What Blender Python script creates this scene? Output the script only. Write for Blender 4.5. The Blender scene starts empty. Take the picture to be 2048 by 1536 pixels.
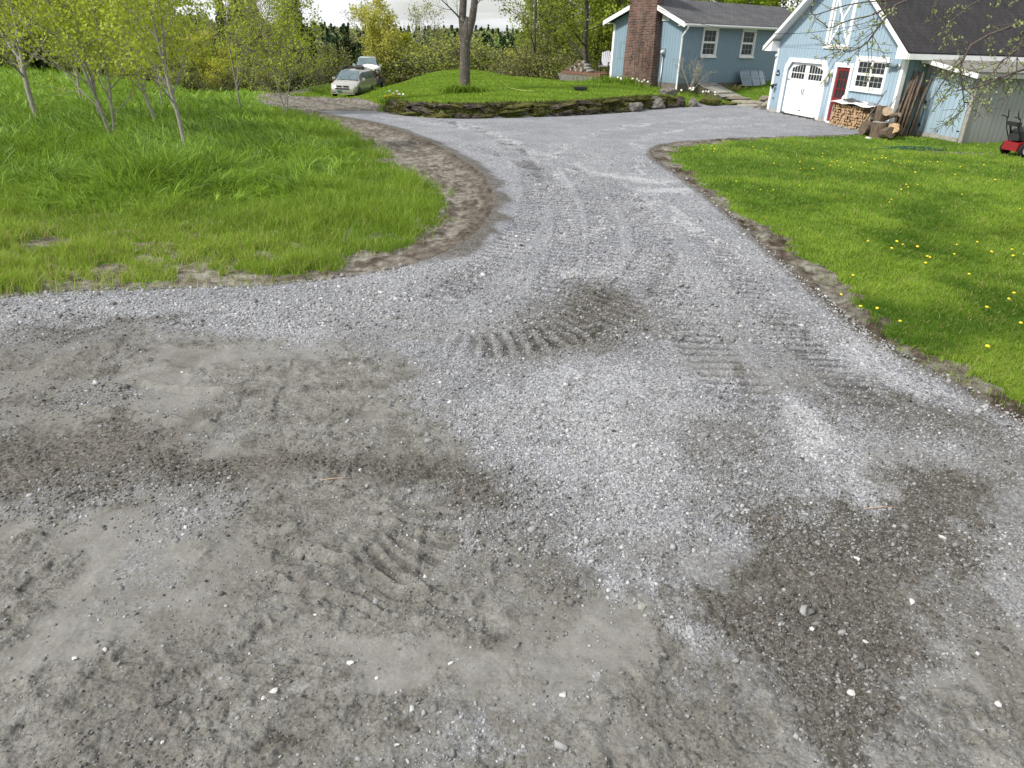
import bpy, math, random
import numpy as np
from mathutils import Matrix, Vector
R = math.radians
random.seed(7); rng = np.random.default_rng(11)
scene = bpy.context.scene
col = scene.collection

# ------------------------------------------------------------------ camera, sky, sun, exposure
CAM_H = 2.9
cam_data = bpy.data.cameras.new("camera"); cam = bpy.data.objects.new("camera", cam_data); col.objects.link(cam)
cam_data.sensor_fit = 'HORIZONTAL'; cam_data.sensor_width = 36.0
cam_data.lens = 1435.0 / 2048.0 * 36.0
cam_data.clip_start = 0.05; cam_data.clip_end = 6000
cam.matrix_world = Matrix.Translation((0, 0, CAM_H)) @ (Matrix.Rotation(R(90 - 26.3), 4, 'X') @ Matrix.Rotation(R(2.0), 4, 'Z'))
scene.camera = cam
scene.view_settings.view_transform = 'Standard'; scene.view_settings.look = 'None'
scene.view_settings.exposure = 0.70; scene.view_settings.gamma = 1.0

SUN_EL, SUN_AZ = 44.0, 243.0        # degrees; azimuth clockwise from +Y (from the left, slightly behind the camera)
world = bpy.data.worlds.new("World"); scene.world = world; world.use_nodes = True
wt = world.node_tree; wt.nodes.clear()
def wn(t, **k):
    n = wt.nodes.new(t)
    for a, b in k.items(): setattr(n, a, b)
    return n
w_out = wn('ShaderNodeOutputWorld'); w_bg = wn('ShaderNodeBackground')
sky = wn('ShaderNodeTexSky', sky_type='NISHITA', sun_disc=False, sun_elevation=R(SUN_EL), sun_rotation=R(SUN_AZ))
sky.air_density = 1.0; sky.dust_density = 1.5
w_tc = wn('ShaderNodeTexCoord'); w_map = wn('ShaderNodeMapping'); w_map.inputs['Scale'].default_value = (1.2, 1.2, 11.0)
w_noise = wn('ShaderNodeTexNoise'); w_noise.inputs['Scale'].default_value = 2.3; w_noise.inputs['Detail'].default_value = 6
w_ramp = wn('ShaderNodeValToRGB'); w_ramp.color_ramp.elements[0].position = .40; w_ramp.color_ramp.elements[1].position = .56
w_ramp.color_ramp.elements[0].color = (.45, .45, .45, 1)
w_mix = wn('ShaderNodeMixRGB'); w_mix.inputs['Color2'].default_value = (7.6, 7.8, 8.0, 1)
wt.links.new(w_tc.outputs['Generated'], w_map.inputs['Vector']); wt.links.new(w_map.outputs[0], w_noise.inputs['Vector'])
wt.links.new(w_noise.outputs['Fac'], w_ramp.inputs[0]); wt.links.new(w_ramp.outputs[0], w_mix.inputs['Fac'])
wt.links.new(sky.outputs[0], w_mix.inputs['Color1']); wt.links.new(w_mix.outputs[0], w_bg.inputs['Color'])
w_bg.inputs['Strength'].default_value = 0.088
wt.links.new(w_bg.outputs[0], w_out.inputs['Surface'])
sun_data = bpy.data.lights.new("sun", 'SUN'); sun_data.energy = 3.1; sun_data.angle = R(7); sun_data.color = (1, .96, .9)
sun = bpy.data.objects.new("sun", sun_data); col.objects.link(sun)
_sd = Vector((math.sin(R(SUN_AZ)) * math.cos(R(SUN_EL)), math.cos(R(SUN_AZ)) * math.cos(R(SUN_EL)), math.sin(R(SUN_EL))))
sun.rotation_euler = (-_sd).to_track_quat('-Z', 'Y').to_euler(); sun.location = _sd * 60

# ------------------------------------------------------------------ materials
MATS = {}
class NT:
    """small node-tree builder"""
    def __init__(s, name, rough=.8, spec=.3):
        s.m = bpy.data.materials.new(name); s.m.use_nodes = True; s.t = s.m.node_tree
        s.b = s.t.nodes['Principled BSDF']; s.b.inputs['Roughness'].default_value = rough
        s.b.inputs['Specular IOR Level'].default_value = spec
        s.out = s.t.nodes['Material Output']; MATS[name] = s.m
    def n(s, t, ins=None, **k):
        x = s.t.nodes.new(t)
        for a, b in k.items(): setattr(x, a, b)
        if ins:
            for a, b in ins.items():
                if hasattr(b, 'is_linked') or hasattr(b, 'links'): s.t.links.new(b, x.inputs[a])
                else: x.inputs[a].default_value = b
        return x
    def link(s, a, b): s.t.links.new(a, b)
    def obj(s): return s.n('ShaderNodeTexCoord').outputs['Object']
    def attr(s, name): return s.n('ShaderNodeAttribute', attribute_name=name).outputs['Fac']
    def noise(s, scale, detail=4, rough=.55, vec=None):
        i = {'Scale': scale, 'Detail': detail, 'Roughness': rough}
        i['Vector'] = vec if vec is not None else s.obj()
        return s.n('ShaderNodeTexNoise', i).outputs['Fac']
    def ramp(s, fac, stops):
        r = s.n('ShaderNodeValToRGB', {'Fac': fac}); e = r.color_ramp.elements
        while len(e) < len(stops): e.new(.5)
        for q, (p, c) in zip(e, stops): q.position = p; q.color = (*c, 1) if len(c) == 3 else c
        return r.outputs['Color']
    def mix(s, f, a, b, mode='MIX'):
        i = {'Fac': f}
        i['Color1'] = (*a, 1) if isinstance(a, tuple) else a
        i['Color2'] = (*b, 1) if isinstance(b, tuple) else b
        return s.n('ShaderNodeMixRGB', i, blend_type=mode).outputs[0]
    def math(s, op, a, b=None, clamp=False):
        i = {0: a}
        if b is not None: i[1] = b
        return s.n('ShaderNodeMath', i, operation=op, use_clamp=clamp).outputs[0]
    def scale(s, v, xyz): return s.n('ShaderNodeMapping', {'Vector': v, 'Scale': xyz}).outputs[0]
    def bump(s, h, strength=.4, dist=.02, normal=None):
        i = {'Height': h, 'Strength': strength, 'Distance': dist}
        if normal is not None: i['Normal'] = normal
        return s.n('ShaderNodeBump', i).outputs[0]
    def color(s, c): s.link(c, s.b.inputs['Base Color'])
    def normal(s, n): s.link(n, s.b.inputs['Normal'])

def plain(name, c, rough=.6, spec=.3, var=.15, scale=6, bump=0, metal=0):
    t = NT(name, rough, spec)
    f = t.noise(scale, 5)
    t.color(t.mix(f, tuple(x * (1 - var) for x in c), tuple(min(1, x * (1 + var)) for x in c)))
    t.b.inputs['Metallic'].default_value = metal
    if bump: t.normal(t.bump(t.noise(scale * 8, 4), bump, .01))
    return t.m

def siding(name, c, pitch=.2, rough=.65, weather=.12, dirt=(.10, .10, .09)):
    t = NT(name, rough, .25); o = t.obj(); sx = t.n('ShaderNodeSeparateXYZ', {'Vector': o})
    s_ = t.math('ADD', sx.outputs[0], sx.outputs[1])
    fr = t.math('FRACT', t.math('DIVIDE', s_, pitch))
    g = t.math('LESS_THAN', fr, .055 if pitch > .15 else .08)
    board = t.n('ShaderNodeTexWhiteNoise', {'W': t.math('FLOOR', t.math('DIVIDE', s_, pitch))}, noise_dimensions='1D').outputs['Value']
    streak = t.noise(2.0, 6, .6, t.scale(o, (9, 9, .7)))
    base = t.mix(streak, tuple(x * (1 - weather) for x in c), tuple(x * (1 + weather) for x in c))
    base = t.mix(t.math('MULTIPLY', board, .10), base, tuple(x * .75 for x in c))
    low = t.math('SUBTRACT', .5, sx.outputs[2]); low = t.math('MULTIPLY', low, t.noise(5, 4), True)
    base = t.mix(t.math('MULTIPLY', low, .7, True), base, dirt)
    t.color(t.mix(g, base, tuple(x * .38 for x in c)))
    t.normal(t.bump(t.math('ADD', t.math('MULTIPLY', g, -1.0), t.math('MULTIPLY', streak, .12)), .7, .012))
    return t.m

def stains(name, c, rough=.5):
    t = NT(name, rough, .35); f = t.noise(3, 6, .65); v = t.noise(2, 5, .6, t.scale(t.obj(), (7, 7, .8)))
    a = t.mix(t.ramp(f, [(.45, (0, 0, 0)), (.8, (1, 1, 1))]), c, tuple(x * .86 for x in c))
    t.color(t.mix(t.math('MULTIPLY', t.ramp(v, [(.55, (0, 0, 0)), (.8, (1, 1, 1))]), .35), a, (.42, .40, .34)))
    return t.m

def bark(name, c1, c2, sc=9, patch=None):
    t = NT(name, .9, .1); o = t.obj()
    f = t.noise(sc, 8, .65, t.scale(o, (1.6, 1.6, .5)))
    cc = t.ramp(f, [(.3, c1), (.7, c2)])
    if patch:
        p = t.noise(5, 4, .7); cc = t.mix(t.ramp(p, [(.60, (0, 0, 0)), (.66, (1, 1, 1))]), cc, patch)
    t.color(cc); t.normal(t.bump(f, .9, .03)); return t.m

def leafmat(name, c1, c2, transl=.35, rough=.6):
    t = NT(name, rough, .2); f = t.attr('tone'); rd = t.n('ShaderNodeObjectInfo').outputs['Random']
    cc = t.n('ShaderNodeHueSaturation', {'Hue': t.math('ADD', .478, t.math('MULTIPLY', rd, .036)), 'Saturation': t.math('ADD', .80, t.math('MULTIPLY', rd, .3)), 'Value': t.math('ADD', .66, t.math('MULTIPLY', t.math('FRACT', t.math('MULTIPLY', rd, 7.3)), .62)), 'Color': t.mix(f, c1, c2)}).outputs[0] if name.split('_')[0] in ('yellow', 'spring', 'brown', 'spruce', 'olive') else t.mix(f, c1, c2); t.color(cc)
    tr = t.n('ShaderNodeBsdfTranslucent', {'Color': t.mix(.25, cc, (.5, .55, .05))})
    mx = t.n('ShaderNodeMixShader', {0: transl, 1: t.b.outputs[0], 2: tr.outputs[0]})
    t.link(mx.outputs[0], t.out.inputs['Surface']); return t.m

# ---- mesh helpers
def npmesh(name, verts, faces, mat=None, attrs=None, smooth=False):
    me = bpy.data.meshes.new(name); verts = np.asarray(verts, np.float32); faces = np.asarray(faces, np.int32)
    me.vertices.add(len(verts)); me.vertices.foreach_set('co', verts.ravel())
    k = faces.shape[1]; n = len(faces)
    me.loops.add(n * k); me.loops.foreach_set('vertex_index', faces.ravel())
    me.polygons.add(n); me.polygons.foreach_set('loop_start', np.arange(0, n * k, k, dtype=np.int32))
    me.polygons.foreach_set('loop_total', np.full(n, k, np.int32))
    if smooth: me.polygons.foreach_set('use_smooth', np.ones(n, bool))
    for a, v in (attrs or {}).items():
        at = me.attributes.new(a, 'FLOAT', 'POINT'); at.data.foreach_set('value', np.asarray(v, np.float32))
    if mat: me.materials.append(mat)
    me.update(calc_edges=True)
    return me
def link(name, me, parent=None, loc=None):
    o = bpy.data.objects.new(name, me); col.objects.link(o)
    if parent: o.parent = parent
    if loc is not None: o.location = loc
    return o
def tag(o, label=None, cat=None, group=None, kind=None):
    for k, v in (('label', label), ('category', cat), ('group', group), ('kind', kind)):
        if v: o[k] = v
    return o
def empty(name, loc=(0, 0, 0), rz=0, label=None, cat=None, group=None, rot=None):
    o = bpy.data.objects.new(name, None); col.objects.link(o); o.location = loc
    o.rotation_euler = rot if rot else (0, 0, rz); o.empty_display_size = .2
    return tag(o, label, cat, group)
def children(o): return [c for c in bpy.data.objects if c.parent == o]
KIDS = {}
def copy_tree(o, parent=None):
    if o.name not in KIDS: KIDS[o.name] = children(o)
    c = o.copy(); col.objects.link(c); c.parent = parent
    for ch in KIDS[o.name]: copy_tree(ch, c)
    return c

class MB:
    def __init__(s): s.v = []; s.f = []; s.sm = []
    def add(s, vs, fs, sm=False):
        b = len(s.v); s.v += [tuple(v) for v in vs]
        for f in fs: s.f.append(tuple(i + b for i in f)); s.sm.append(sm)
        return s
    def box(s, x0, x1, y0, y1, z0, z1, M=None):
        vs = [(x, y, z) for z in (z0, z1) for y in (y0, y1) for x in (x0, x1)]
        if M is not None: vs = [M @ Vector(v) for v in vs]
        return s.add(vs, [(0, 2, 3, 1), (4, 5, 7, 6), (0, 1, 5, 4), (2, 6, 7, 3), (0, 4, 6, 2), (1, 3, 7, 5)])
    def prism(s, pts, ax, a, b):
        """pts: 2-D polygon in the two axes other than ax, pushed from a to b along ax"""
        def mk(p, c):
            return [(c, p[0], p[1]), (p[0], c, p[1]), (p[0], p[1], c)][ax]
        n = len(pts); vs = [mk(p, a) for p in pts] + [mk(p, b) for p in pts]
        return s.add(vs, [tuple(range(n))[::-1], tuple(range(n, 2 * n))] + [(i, (i + 1) % n, n + (i + 1) % n, n + i) for i in range(n)])
    def beam(s, p, q, w, h, up=(0, 0, 1)):
        p, q = Vector(p), Vector(q); d = (q - p); L = d.length; d.normalize()
        u = Vector(up); sd = d.cross(u)
        if sd.length < 1e-4: sd = d.cross(Vector((1, 0, 0)))
        sd.normalize(); u = sd.cross(d)
        vs = [c + sd * a * w / 2 + u * b * h / 2 for c in (p, q) for a, b in ((-1, -1), (1, -1), (1, 1), (-1, 1))]
        return s.add(vs, [(0, 1, 2, 3), (7, 6, 5, 4), (0, 4, 5, 1), (1, 5, 6, 2), (2, 6, 7, 3), (3, 7, 4, 0)])
    def tube(s, pts, rad, n=8, caps=True):
        pts = [Vector(p) for p in pts]
        if not hasattr(rad, '__len__'): rad = [rad] * len(pts)
        ref = None; vs = []
        for i, p in enumerate(pts):
            d = (pts[min(i + 1, len(pts) - 1)] - pts[max(i - 1, 0)])
            d = d.normalized() if d.length > 1e-9 else Vector((0, 0, 1))
            if ref is None: ref = d.orthogonal().normalized()
            ref = (ref - d * ref.dot(d)); ref = ref.normalized() if ref.length > 1e-6 else d.orthogonal().normalized()
            b = d.cross(ref)
            for k in range(n):
                a = 2 * math.pi * k / n
                vs.append(p + (ref * math.cos(a) + b * math.sin(a)) * rad[i])
        m = len(pts)
        fs = [(i * n + k, i * n + (k + 1) % n, (i + 1) * n + (k + 1) % n, (i + 1) * n + k) for i in range(m - 1) for k in range(n)]
        s.add(vs, fs, True)
        if caps: b = len(s.v) - m * n; s.f += [tuple(b + k for k in range(n))[::-1], tuple(b + (m - 1) * n + k for k in range(n))]; s.sm += [False, False]
        return s
    def lathe(s, prof, c=(0, 0, 0), axis='z', n=20):
        vs = []
        for r, h in prof:
            for k in range(n):
                a = 2 * math.pi * k / n; x, y = r * math.cos(a), r * math.sin(a)
                v = (x, y, h) if axis == 'z' else ((h, x, y) if axis == 'x' else (x, h, y))
                vs.append((v[0] + c[0], v[1] + c[1], v[2] + c[2]))
        m = len(prof)
        s.add(vs, [(i * n + k, i * n + (k + 1) % n, (i + 1) * n + (k + 1) % n, (i + 1) * n + k) for i in range(m - 1) for k in range(n)], True)
        return s
    def mesh(s, name, mat):
        me = bpy.data.meshes.new(name); me.from_pydata([tuple(v) for v in s.v], [], s.f)
        me.polygons.foreach_set('use_smooth', s.sm); me.materials.append(mat); me.update(); return me
    def build(s, name, mat, parent=None, loc=None):
        return link(name, s.mesh(name, mat), parent, loc)

def rock_mb(seed, sx, sy, sz, n=2, rough=.25, block=False):
    """irregular stone: subdivided cube pushed towards a lumpy, faceted ellipsoid"""
    import bmesh
    bm = bmesh.new(); bmesh.ops.create_icosphere(bm, subdivisions=n, radius=1)
    r = random.Random(seed); pl = []
    for _ in range(9):
        d = Vector((r.gauss(0, 1), r.gauss(0, 1), r.gauss(0, 1))).normalized(); pl.append((d, r.uniform(.55, .85)))
    for v in bm.verts:
        p = v.co.copy()
        for d, h in pl:
            k = p.dot(d)
            if k > h: p -= d * (k - h)
        p *= 1 + r.uniform(-rough, rough) * .15
        if block: p = Vector([math.copysign(abs(q) ** .72, q) * .93 for q in p]) * r.uniform(.93, 1.07)
        v.co = Vector((p.x * sx, p.y * sy, p.z * sz))
    m = MB(); m.add([v.co.copy() for v in bm.verts], [tuple(q.index for q in f.verts) for f in bm.faces]); bm.free()
    return m

# ------------------------------------------------------------------ noise and terrain (numpy)
_tab = rng.random((256, 256)).astype(np.float32)
def vnoise(x, y, off=0):
    x = np.asarray(x, np.float64) + off * 17.31; y = np.asarray(y, np.float64) + off * 9.17
    xi = np.floor(x).astype(np.int64); yi = np.floor(y).astype(np.int64)
    fx = (x - xi); fy = (y - yi); fx = fx * fx * (3 - 2 * fx); fy = fy * fy * (3 - 2 * fy)
    a = _tab[xi & 255, yi & 255]; b = _tab[(xi + 1) & 255, yi & 255]; c = _tab[xi & 255, (yi + 1) & 255]; d = _tab[(xi + 1) & 255, (yi + 1) & 255]
    return (a * (1 - fx) + b * fx) * (1 - fy) + (c * (1 - fx) + d * fx) * fy
def fbm(x, y, sc, oct=4, off=0, gain=.5):
    o = 0; a = 1; t = 0
    for i in range(oct): o = o + a * vnoise(x * sc, y * sc, off + i * 3.7); t += a; a *= gain; sc *= 2.03
    return o / t
def ss(a, b, x): t = np.clip((x - a) / (b - a), 0, 1); return t * t * (3 - 2 * t)
def sdpoly(x, y, P):
    """signed distance to polygon, negative inside"""
    P = np.array(P, float); d = np.full(np.shape(x), 1e9); ins = np.zeros(np.shape(x), bool)
    for i in range(len(P)):
        ax, ay = P[i]; bx, by = P[(i + 1) % len(P)]; ex, ey = bx - ax, by - ay
        t = np.clip(((x - ax) * ex + (y - ay) * ey) / (ex * ex + ey * ey + 1e-12), 0, 1)
        d = np.minimum(d, (x - ax - t * ex) ** 2 + (y - ay - t * ey) ** 2)
        if ay != by: ins ^= ((ay > y) != (by > y)) & (x < ex * (y - ay) / (ey) + ax)
    d = np.sqrt(d); return np.where(ins, -d, d)
def dline(x, y, P):
    """distance to polyline, length along it, signed side offset"""
    best = np.full(np.shape(x), 1e9); sa = np.zeros(np.shape(x)); so = np.zeros(np.shape(x)); L = 0
    for (ax, ay), (bx, by) in zip(P[:-1], P[1:]):
        ex, ey = bx - ax, by - ay; l = math.hypot(ex, ey)
        t = np.clip(((x - ax) * ex + (y - ay) * ey) / (l * l), 0, 1)
        qx, qy = x - ax - t * ex, y - ay - t * ey; d = np.hypot(qx, qy); m = d < best
        best = np.where(m, d, best); sa = np.where(m, L + t * l, sa); so = np.where(m, (qx * ey - qy * ex) / l, so); L += l
    return best, sa, so
def smooth_line(P, k=3):
    P = [tuple(p) for p in P]
    for _ in range(k):
        Q = [P[0]]
        for a, b in zip(P[:-1], P[1:]):
            Q += [(a[0] * .75 + b[0] * .25, a[1] * .75 + b[1] * .25), (a[0] * .25 + b[0] * .75, a[1] * .25 + b[1] * .75)]
        P = Q + [P[-1]]
    return P
BASE = [(0,0,0),(-5,4,0),(5,4,0),(-8,9,0),(9,9,.05),(0,15,0),(5,19,0),(13,18,-.02),(22,16,0),
 (-2.9,28.3,-.30),(-6,30,-.45),(4,31,-.2),(9.5,34.5,-.15),(11.4,35.7,-.12),(13.5,28,-.13),(16,24,-.12),(22,28,0),(14,45,.3),
 (-8.9,19,-.2),(-14,20,-.4),(-12,10,-.05),(-9.5,35.5,-.75),(-12.5,57,-1.84),(-18,41,-1.0),(-28,40,-.7),(-37,55,-.9),(-17,50,-1.2),(-22,28,-.6),(-20,12,0),(-8,25,-.35),(0,-5,0),(12,-5,0),(-12,-5,0)]
LAWN = [(-3,28.6,.22),(-6,29.6,.0),(-8.5,33,-.5),(3,31.6,.3),(8,35,.35),(-3.3,34,.12),(-5.5,54,0),(-1,50,.2),(3.5,41,.4),(6,41,.5),(7.9,39.9,.28),(8.8,39.5,.02),(10,40.4,.05),(11,42,.4),(-9.5,40,-.7),(-10.2,47,-1.2),(-9.8,53,-1.62),(-12.4,57,-1.84),(-9.6,61,-1.78),(-13.5,66,-1.8),(-6.8,50,-.15),(-6.0,58,.0),(-8.0,57,-.55),(12,38.4,-.02),(9.6,38.5,-.02),(11.2,39.6,.05),(8.2,37.4,.15),(-4,42,.1)]
def tps(P, lam=.02):
    P = np.array(P, float); n = len(P); X = P[:, :2] / 10
    d = np.linalg.norm(X[:, None] - X[None], axis=2); K = np.where(d > 0, d * d * np.log(d + 1e-12), 0) + lam * np.eye(n)
    Q = np.c_[np.ones(n), X]; A = np.block([[K, Q], [Q.T, np.zeros((3, 3))]]); s = np.linalg.solve(A, np.r_[P[:, 2], 0, 0, 0])
    def f(x, y):
        x = np.asarray(x, float) / 10; y = np.asarray(y, float) / 10; out = s[n] + s[n + 1] * x + s[n + 2] * y
        for i in range(n):
            r2 = (x - X[i, 0]) ** 2 + (y - X[i, 1]) ** 2; out = out + s[i] * .5 * r2 * np.log(r2 + 1e-12)
        return out
    return f
zb = tps(BASE); zl = tps(LAWN)
DRIVE_L = [(-5.8,7.6),(-5.04,7.94),(-3.78,8.16),(-2.87,8.32),(-2.1,8.73),(-1.24,9.48),(-0.77,10.43),(-0.49,11.68),(-0.43,13.43),(-0.68,15.71),(-1.33,18.03),(-2.42,21.23),(-4.0,24.94),(-5.62,28.18),(-7.53,30.87),(-9.74,34.65)]
GRASS_L = [(-5.86,7.68),(-5.05,7.97),(-3.85,8.35),(-2.92,8.5),(-2.49,8.75),(-2.29,9.6),(-1.74,10.04),(-1.47,10.68),(-1.38,11.92),(-1.41,14.23),(-1.89,15.54),(-2.76,17.06),(-3.88,19.94),(-5.04,23.57),(-8.36,31.53),(-11.68,36.85),(-14.39,42.07)]
DRIVE_R = [(4.41,5.45),(4.2,6.26),(3.89,7.07),(3.8,7.78),(3.78,9.23),(3.77,11.54),(3.75,14.71),(3.59,17.67),(3.43,19.66),(3.63,21.18),(4.44,23.1),(6.7,24.78),(9.73,26.41),(12.59,27.79),(13.6,28.9)]
GRASS_R = [(4.74,5.98),(4.64,6.52),(4.32,6.97),(4.44,8.17),(4.34,9.29),(4.27,11.6),(4.1,13.39),(4.18,17.08),(4.04,19.78),(4.29,21.12),(5.43,22.75),(7.39,24.31),(9.46,25.75),(12.3,27.2),(13.2,28.2),(13.7,27.3)]
WALL = [(-6.15,34.59),(-5.53,32.65),(-4.12,30.91),(-2.83,30.15),(-0.85,30.48),(1.18,31.35),(3.37,32.79),(5.94,35.54),(7.54,36.64),(9.7,37.69),(10.84,38.33)]
DIRT_FAR = [(-14.27,42.12),(-13.6,45.5),(-10.16,46.2),(-8.2,41),(-7.0,36.6),(-9.63,34.66),(-11.68,36.85)]
DL = smooth_line(DRIVE_L, 2); GL = smooth_line(GRASS_L, 2); DR = smooth_line(DRIVE_R, 2); GR = smooth_line(GRASS_R, 2); WL = smooth_line(WALL, 2)
P_DRIVE = [(-60, -8), (-60, 9)] + DL + WL + [(11.42, 35.7), (13.5, 28)] + DR[::-1] + [(5.4, 4.3), (9, 2.2), (30, -2), (30, -8)]
P_MEADOW = [(-70, 9.5), (-20, 8.2), (-9, 7.5)] + GL + [(-17, 50), (-20, 66), (-46, 66), (-70, 62)]
P_LAWN_R = [(40, -2), (9, 3.2), (6, 4.6)] + GR + [(15.5, 27.5), (24, 30), (40, 30)]
P_ISLAND = [(-6.4, 34.3), (-6.6, 36.6), (-8.0, 41), (-9.9, 46.4), (-13.6, 47.5), (-17, 50), (-16.8, 67), (-9, 67), (-3.6, 56.5), (-0.6, 52.5), (1.2, 48.5), (3.0, 44.6), (5.6, 45), (9.2, 49), (26, 52), (26, 40), (11.0, 39.2)] + WL[::-1]
P_TALL = [(-70, 13), (-8.95,12.36),(-6.35,12.36),(-4.31,13.05),(-3.6,13.45),(-3.67,15.9),(-5.06,19.8),(-7.63,26.02),(-11.3,34.2),(-14.6, 42),(-17, 50), (-20, 66), (-46, 66), (-70, 62)]
P_VISIBLE = [(-80, -10), (-80, 60), (-42.9, 62), (-31.5, 57), (-24, 50), (-19.5, 44.6), (-17.5, 46), (-17, 52), (-17, 68), (-9, 68), (-7.6, 58), (-4.5, 54.5), (-1.5, 50.6), (0.3, 47.2), (2.4, 42.8), (5, 44), (12, 50), (40, 52), (60, 40), (60, -10)]
DRIVE_BODY = None
def terrain(x, y, fine=False):
    x = np.asarray(x, float); y = np.asarray(y, float)
    xc = np.clip(x, -45, 24); yc = np.clip(y, -6, 60)
    b = zb(xc, yc)
    di = sdpoly(x, y, P_ISLAND); dw, _, _ = dline(x, y, WL)
    nearwall = ss(2.2, .6, dw)
    w = ss(.8, -1.6, di) * (1 - nearwall) + ss(-.14, -.42, di) * nearwall
    w = np.where(di > 1.0, 0, w)
    z = b * (1 - w) + zl(np.clip(x, -17, 14), np.clip(y, 28, 67)) * w
    dv = sdpoly(x, y, P_VISIBLE)
    drop = np.clip(dv, 0, None)
    z = z - np.minimum(5.2, .22 * drop ** 1.15)
    # far valley then the wooded ridge
    rr = np.hypot(x, y)
    z = z + ss(260, 620, rr) * (8.0 + 5 * (vnoise(x / 130, y / 130, 3) - .5)) - ss(110, 250, rr) * 7
    return z
TRK = [(smooth_line(p, 3), w, lam, amp) for p, w, lam, amp in [
  ([(-0.76,20.38),(0.25,17.87),(0.76,15.34),(0.89,12.97),(0.81,10.89),(0.57,8.91),(.15,7.6)], .24, .19, .030),
  ([(1.66,17.36),(2.15,14.01),(2.22,12.02),(2.01,9.96),(1.91,8.28),(1.97,7.04),(2.1,6.09),(2.35,4.9)], .30, .165, .034),
  ([(2.31,11.07),(1.69,9.02),(0.94,7.38),(0.12,6.76),(-1.2,6.55)], .30, .165, .026),
  ([(-1.21,4.64),(-0.79,4.39),(-0.5,4.04),(-0.51,3.61),(-0.89,3.15),(-1.19,2.83)], .24, .12, .026),
  ([(-3.68,30.64),(-0.66,24.09),(0.25,17.87),(0.41,13.77),(0.04,11.1),(-0.52,8.79),(-1.25,7.33)], .26, .19, .026),
  ([(1.0,19.5),(1.35,16.5),(1.5,14.0),(1.45,11.8),(1.25,9.9),(.95,8.3),(.5,7.2)], .25, .16, .024),
  ([(2.9,12.5),(3.0,10),(3.0,8),(3.1,6.4),(3.3,4.9)], .22, .17, .022)]]
RIDGES = [([(-1.5,3.55),(-1.0,3.45),(-.6,3.15),(-.3,3.1)], .05, .035), ([(-1.35,3.2),(-.9,3.1),(-.65,2.95)], .045, .03), ([(-3.2,5.6),(-2.6,5.5),(-2.0,5.55),(-1.5,5.7)], .06, .03),
          ([(-1.9,2.5),(-1.3,2.6),(-.8,2.55)], .03, .014), ([(-.9,3.8),(-.3,3.7),(.1,3.55)], .05, .022), ([(-3.6,5.2),(-3.0,5.05),(-2.3,4.9)], .07, .03)]
Z_DARK = [([(-.3,7.1),(0.0,7.75),(0.55,8.7),(1.42,8.95),(1.7,8.5),(1.55,7.4),(1.3,6.6),(.5,6.2),(-.3,6.4)],.85,.55),
 ([(-4.2,4.6),(-3.27,4.75),(-2.46,4.55),(-1.69,4.47),(-0.64,4.6),(-0.21,4.46),(-0.09,4.21),(-0.75,4.12),(-1.45,4.05),(-2.4,3.85),(-3.5,3.7)],1.0,.22),
 ([(0.96,3.24),(1.53,3.83),(2.34,4.04),(3.26,4.48),(3.95,4.6),(3.5,3.99),(2.6,3.24),(2.56,2.86),(1.86,2.29),(1.44,2.17),(1.18,2.35),(0.97,2.72)],1.0,.16),
 ([(2.73,6.15),(3.51,6.32),(3.98,5.84),(4.39,5.41),(3.89,4.62),(3.51,4.95),(3.03,5.23)],.7,.3),
 ([(2.82,8.19),(3.27,7.74),(3.56,7.04),(2.97,6.86),(2.75,7.54)],.55,.3),
 ([(-5.25,6.75),(-4.55,6.87),(-3.72,7.1),(-3.57,6.77),(-4.21,6.26),(-4.89,6.2)],.8,.3),
 ([(-2.74,7.91),(-2.07,8.06),(-1.87,7.66),(-2.4,7.53)],.5,.2),([(1.61,5.39),(2.31,5.44),(2.21,4.45),(1.69,4.16),(1.44,4.6)],.65,.3),
 ([(.3,7.3),(1.5,7.5),(1.4,6.5),(.6,6.2),(-.3,6.3)],.35,.4),([(-1.0,9.2),(-.3,9.4),(-.1,8.5),(-1.0,8.2)],.35,.3)]
Z_LIGHT = [([(-0.13,6.61),(0.4,7.28),(1.21,7.06),(1.52,6.05),(1.21,4.8),(0.94,4.07),(0.6,4.05),(0.12,4.73),(-0.1,5.53)],.62,.45),
 ([(2.4,5.72),(2.86,5.76),(2.77,4.91),(2.4,4.27),(2.29,4.45),(2.27,5.18)],1,.2),([(3.78,7.06),(4.15,6.15),(4.39,5.41),(4.23,5.15),(3.83,5.55),(3.61,6.44)],.9,.3),
 ([(-5.75,7.52),(-2.02,8.35),(-1.58,7.94),(-2.27,7.08),(-3.87,7.08),(-5.33,6.87)],.5,.3),
 ([(0.65,3.18),(0.93,3.2),(0.85,2.85),(0.65,3.02)],.9,.12),([(0.27,3.6),(0.42,3.42),(0.29,3.25)],.9,.1),([(1.25,2.9),(1.4,2.93),(1.33,2.8)],.8,.08),
 ([(-0.41,3.54),(-0.17,3.63),(-0.21,3.34),(-0.44,3.29)],.7,.12),([(-0.04,2.44),(0.07,2.44),(0.07,2.35),(-0.03,2.35)],1,.06),
 ([(1.3,17.6),(2.2,16.9),(3.4,16.2),(3.1,15.8),(1.9,16.3)],1,.2),([(2.2,15.4),(3.7,15.2),(3.6,14.6),(2.3,14.9)],1,.2),([(.5,9.5),(1.3,9.35),(1.7,9.0),(.6,9.15)],.9,.15)]
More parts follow.
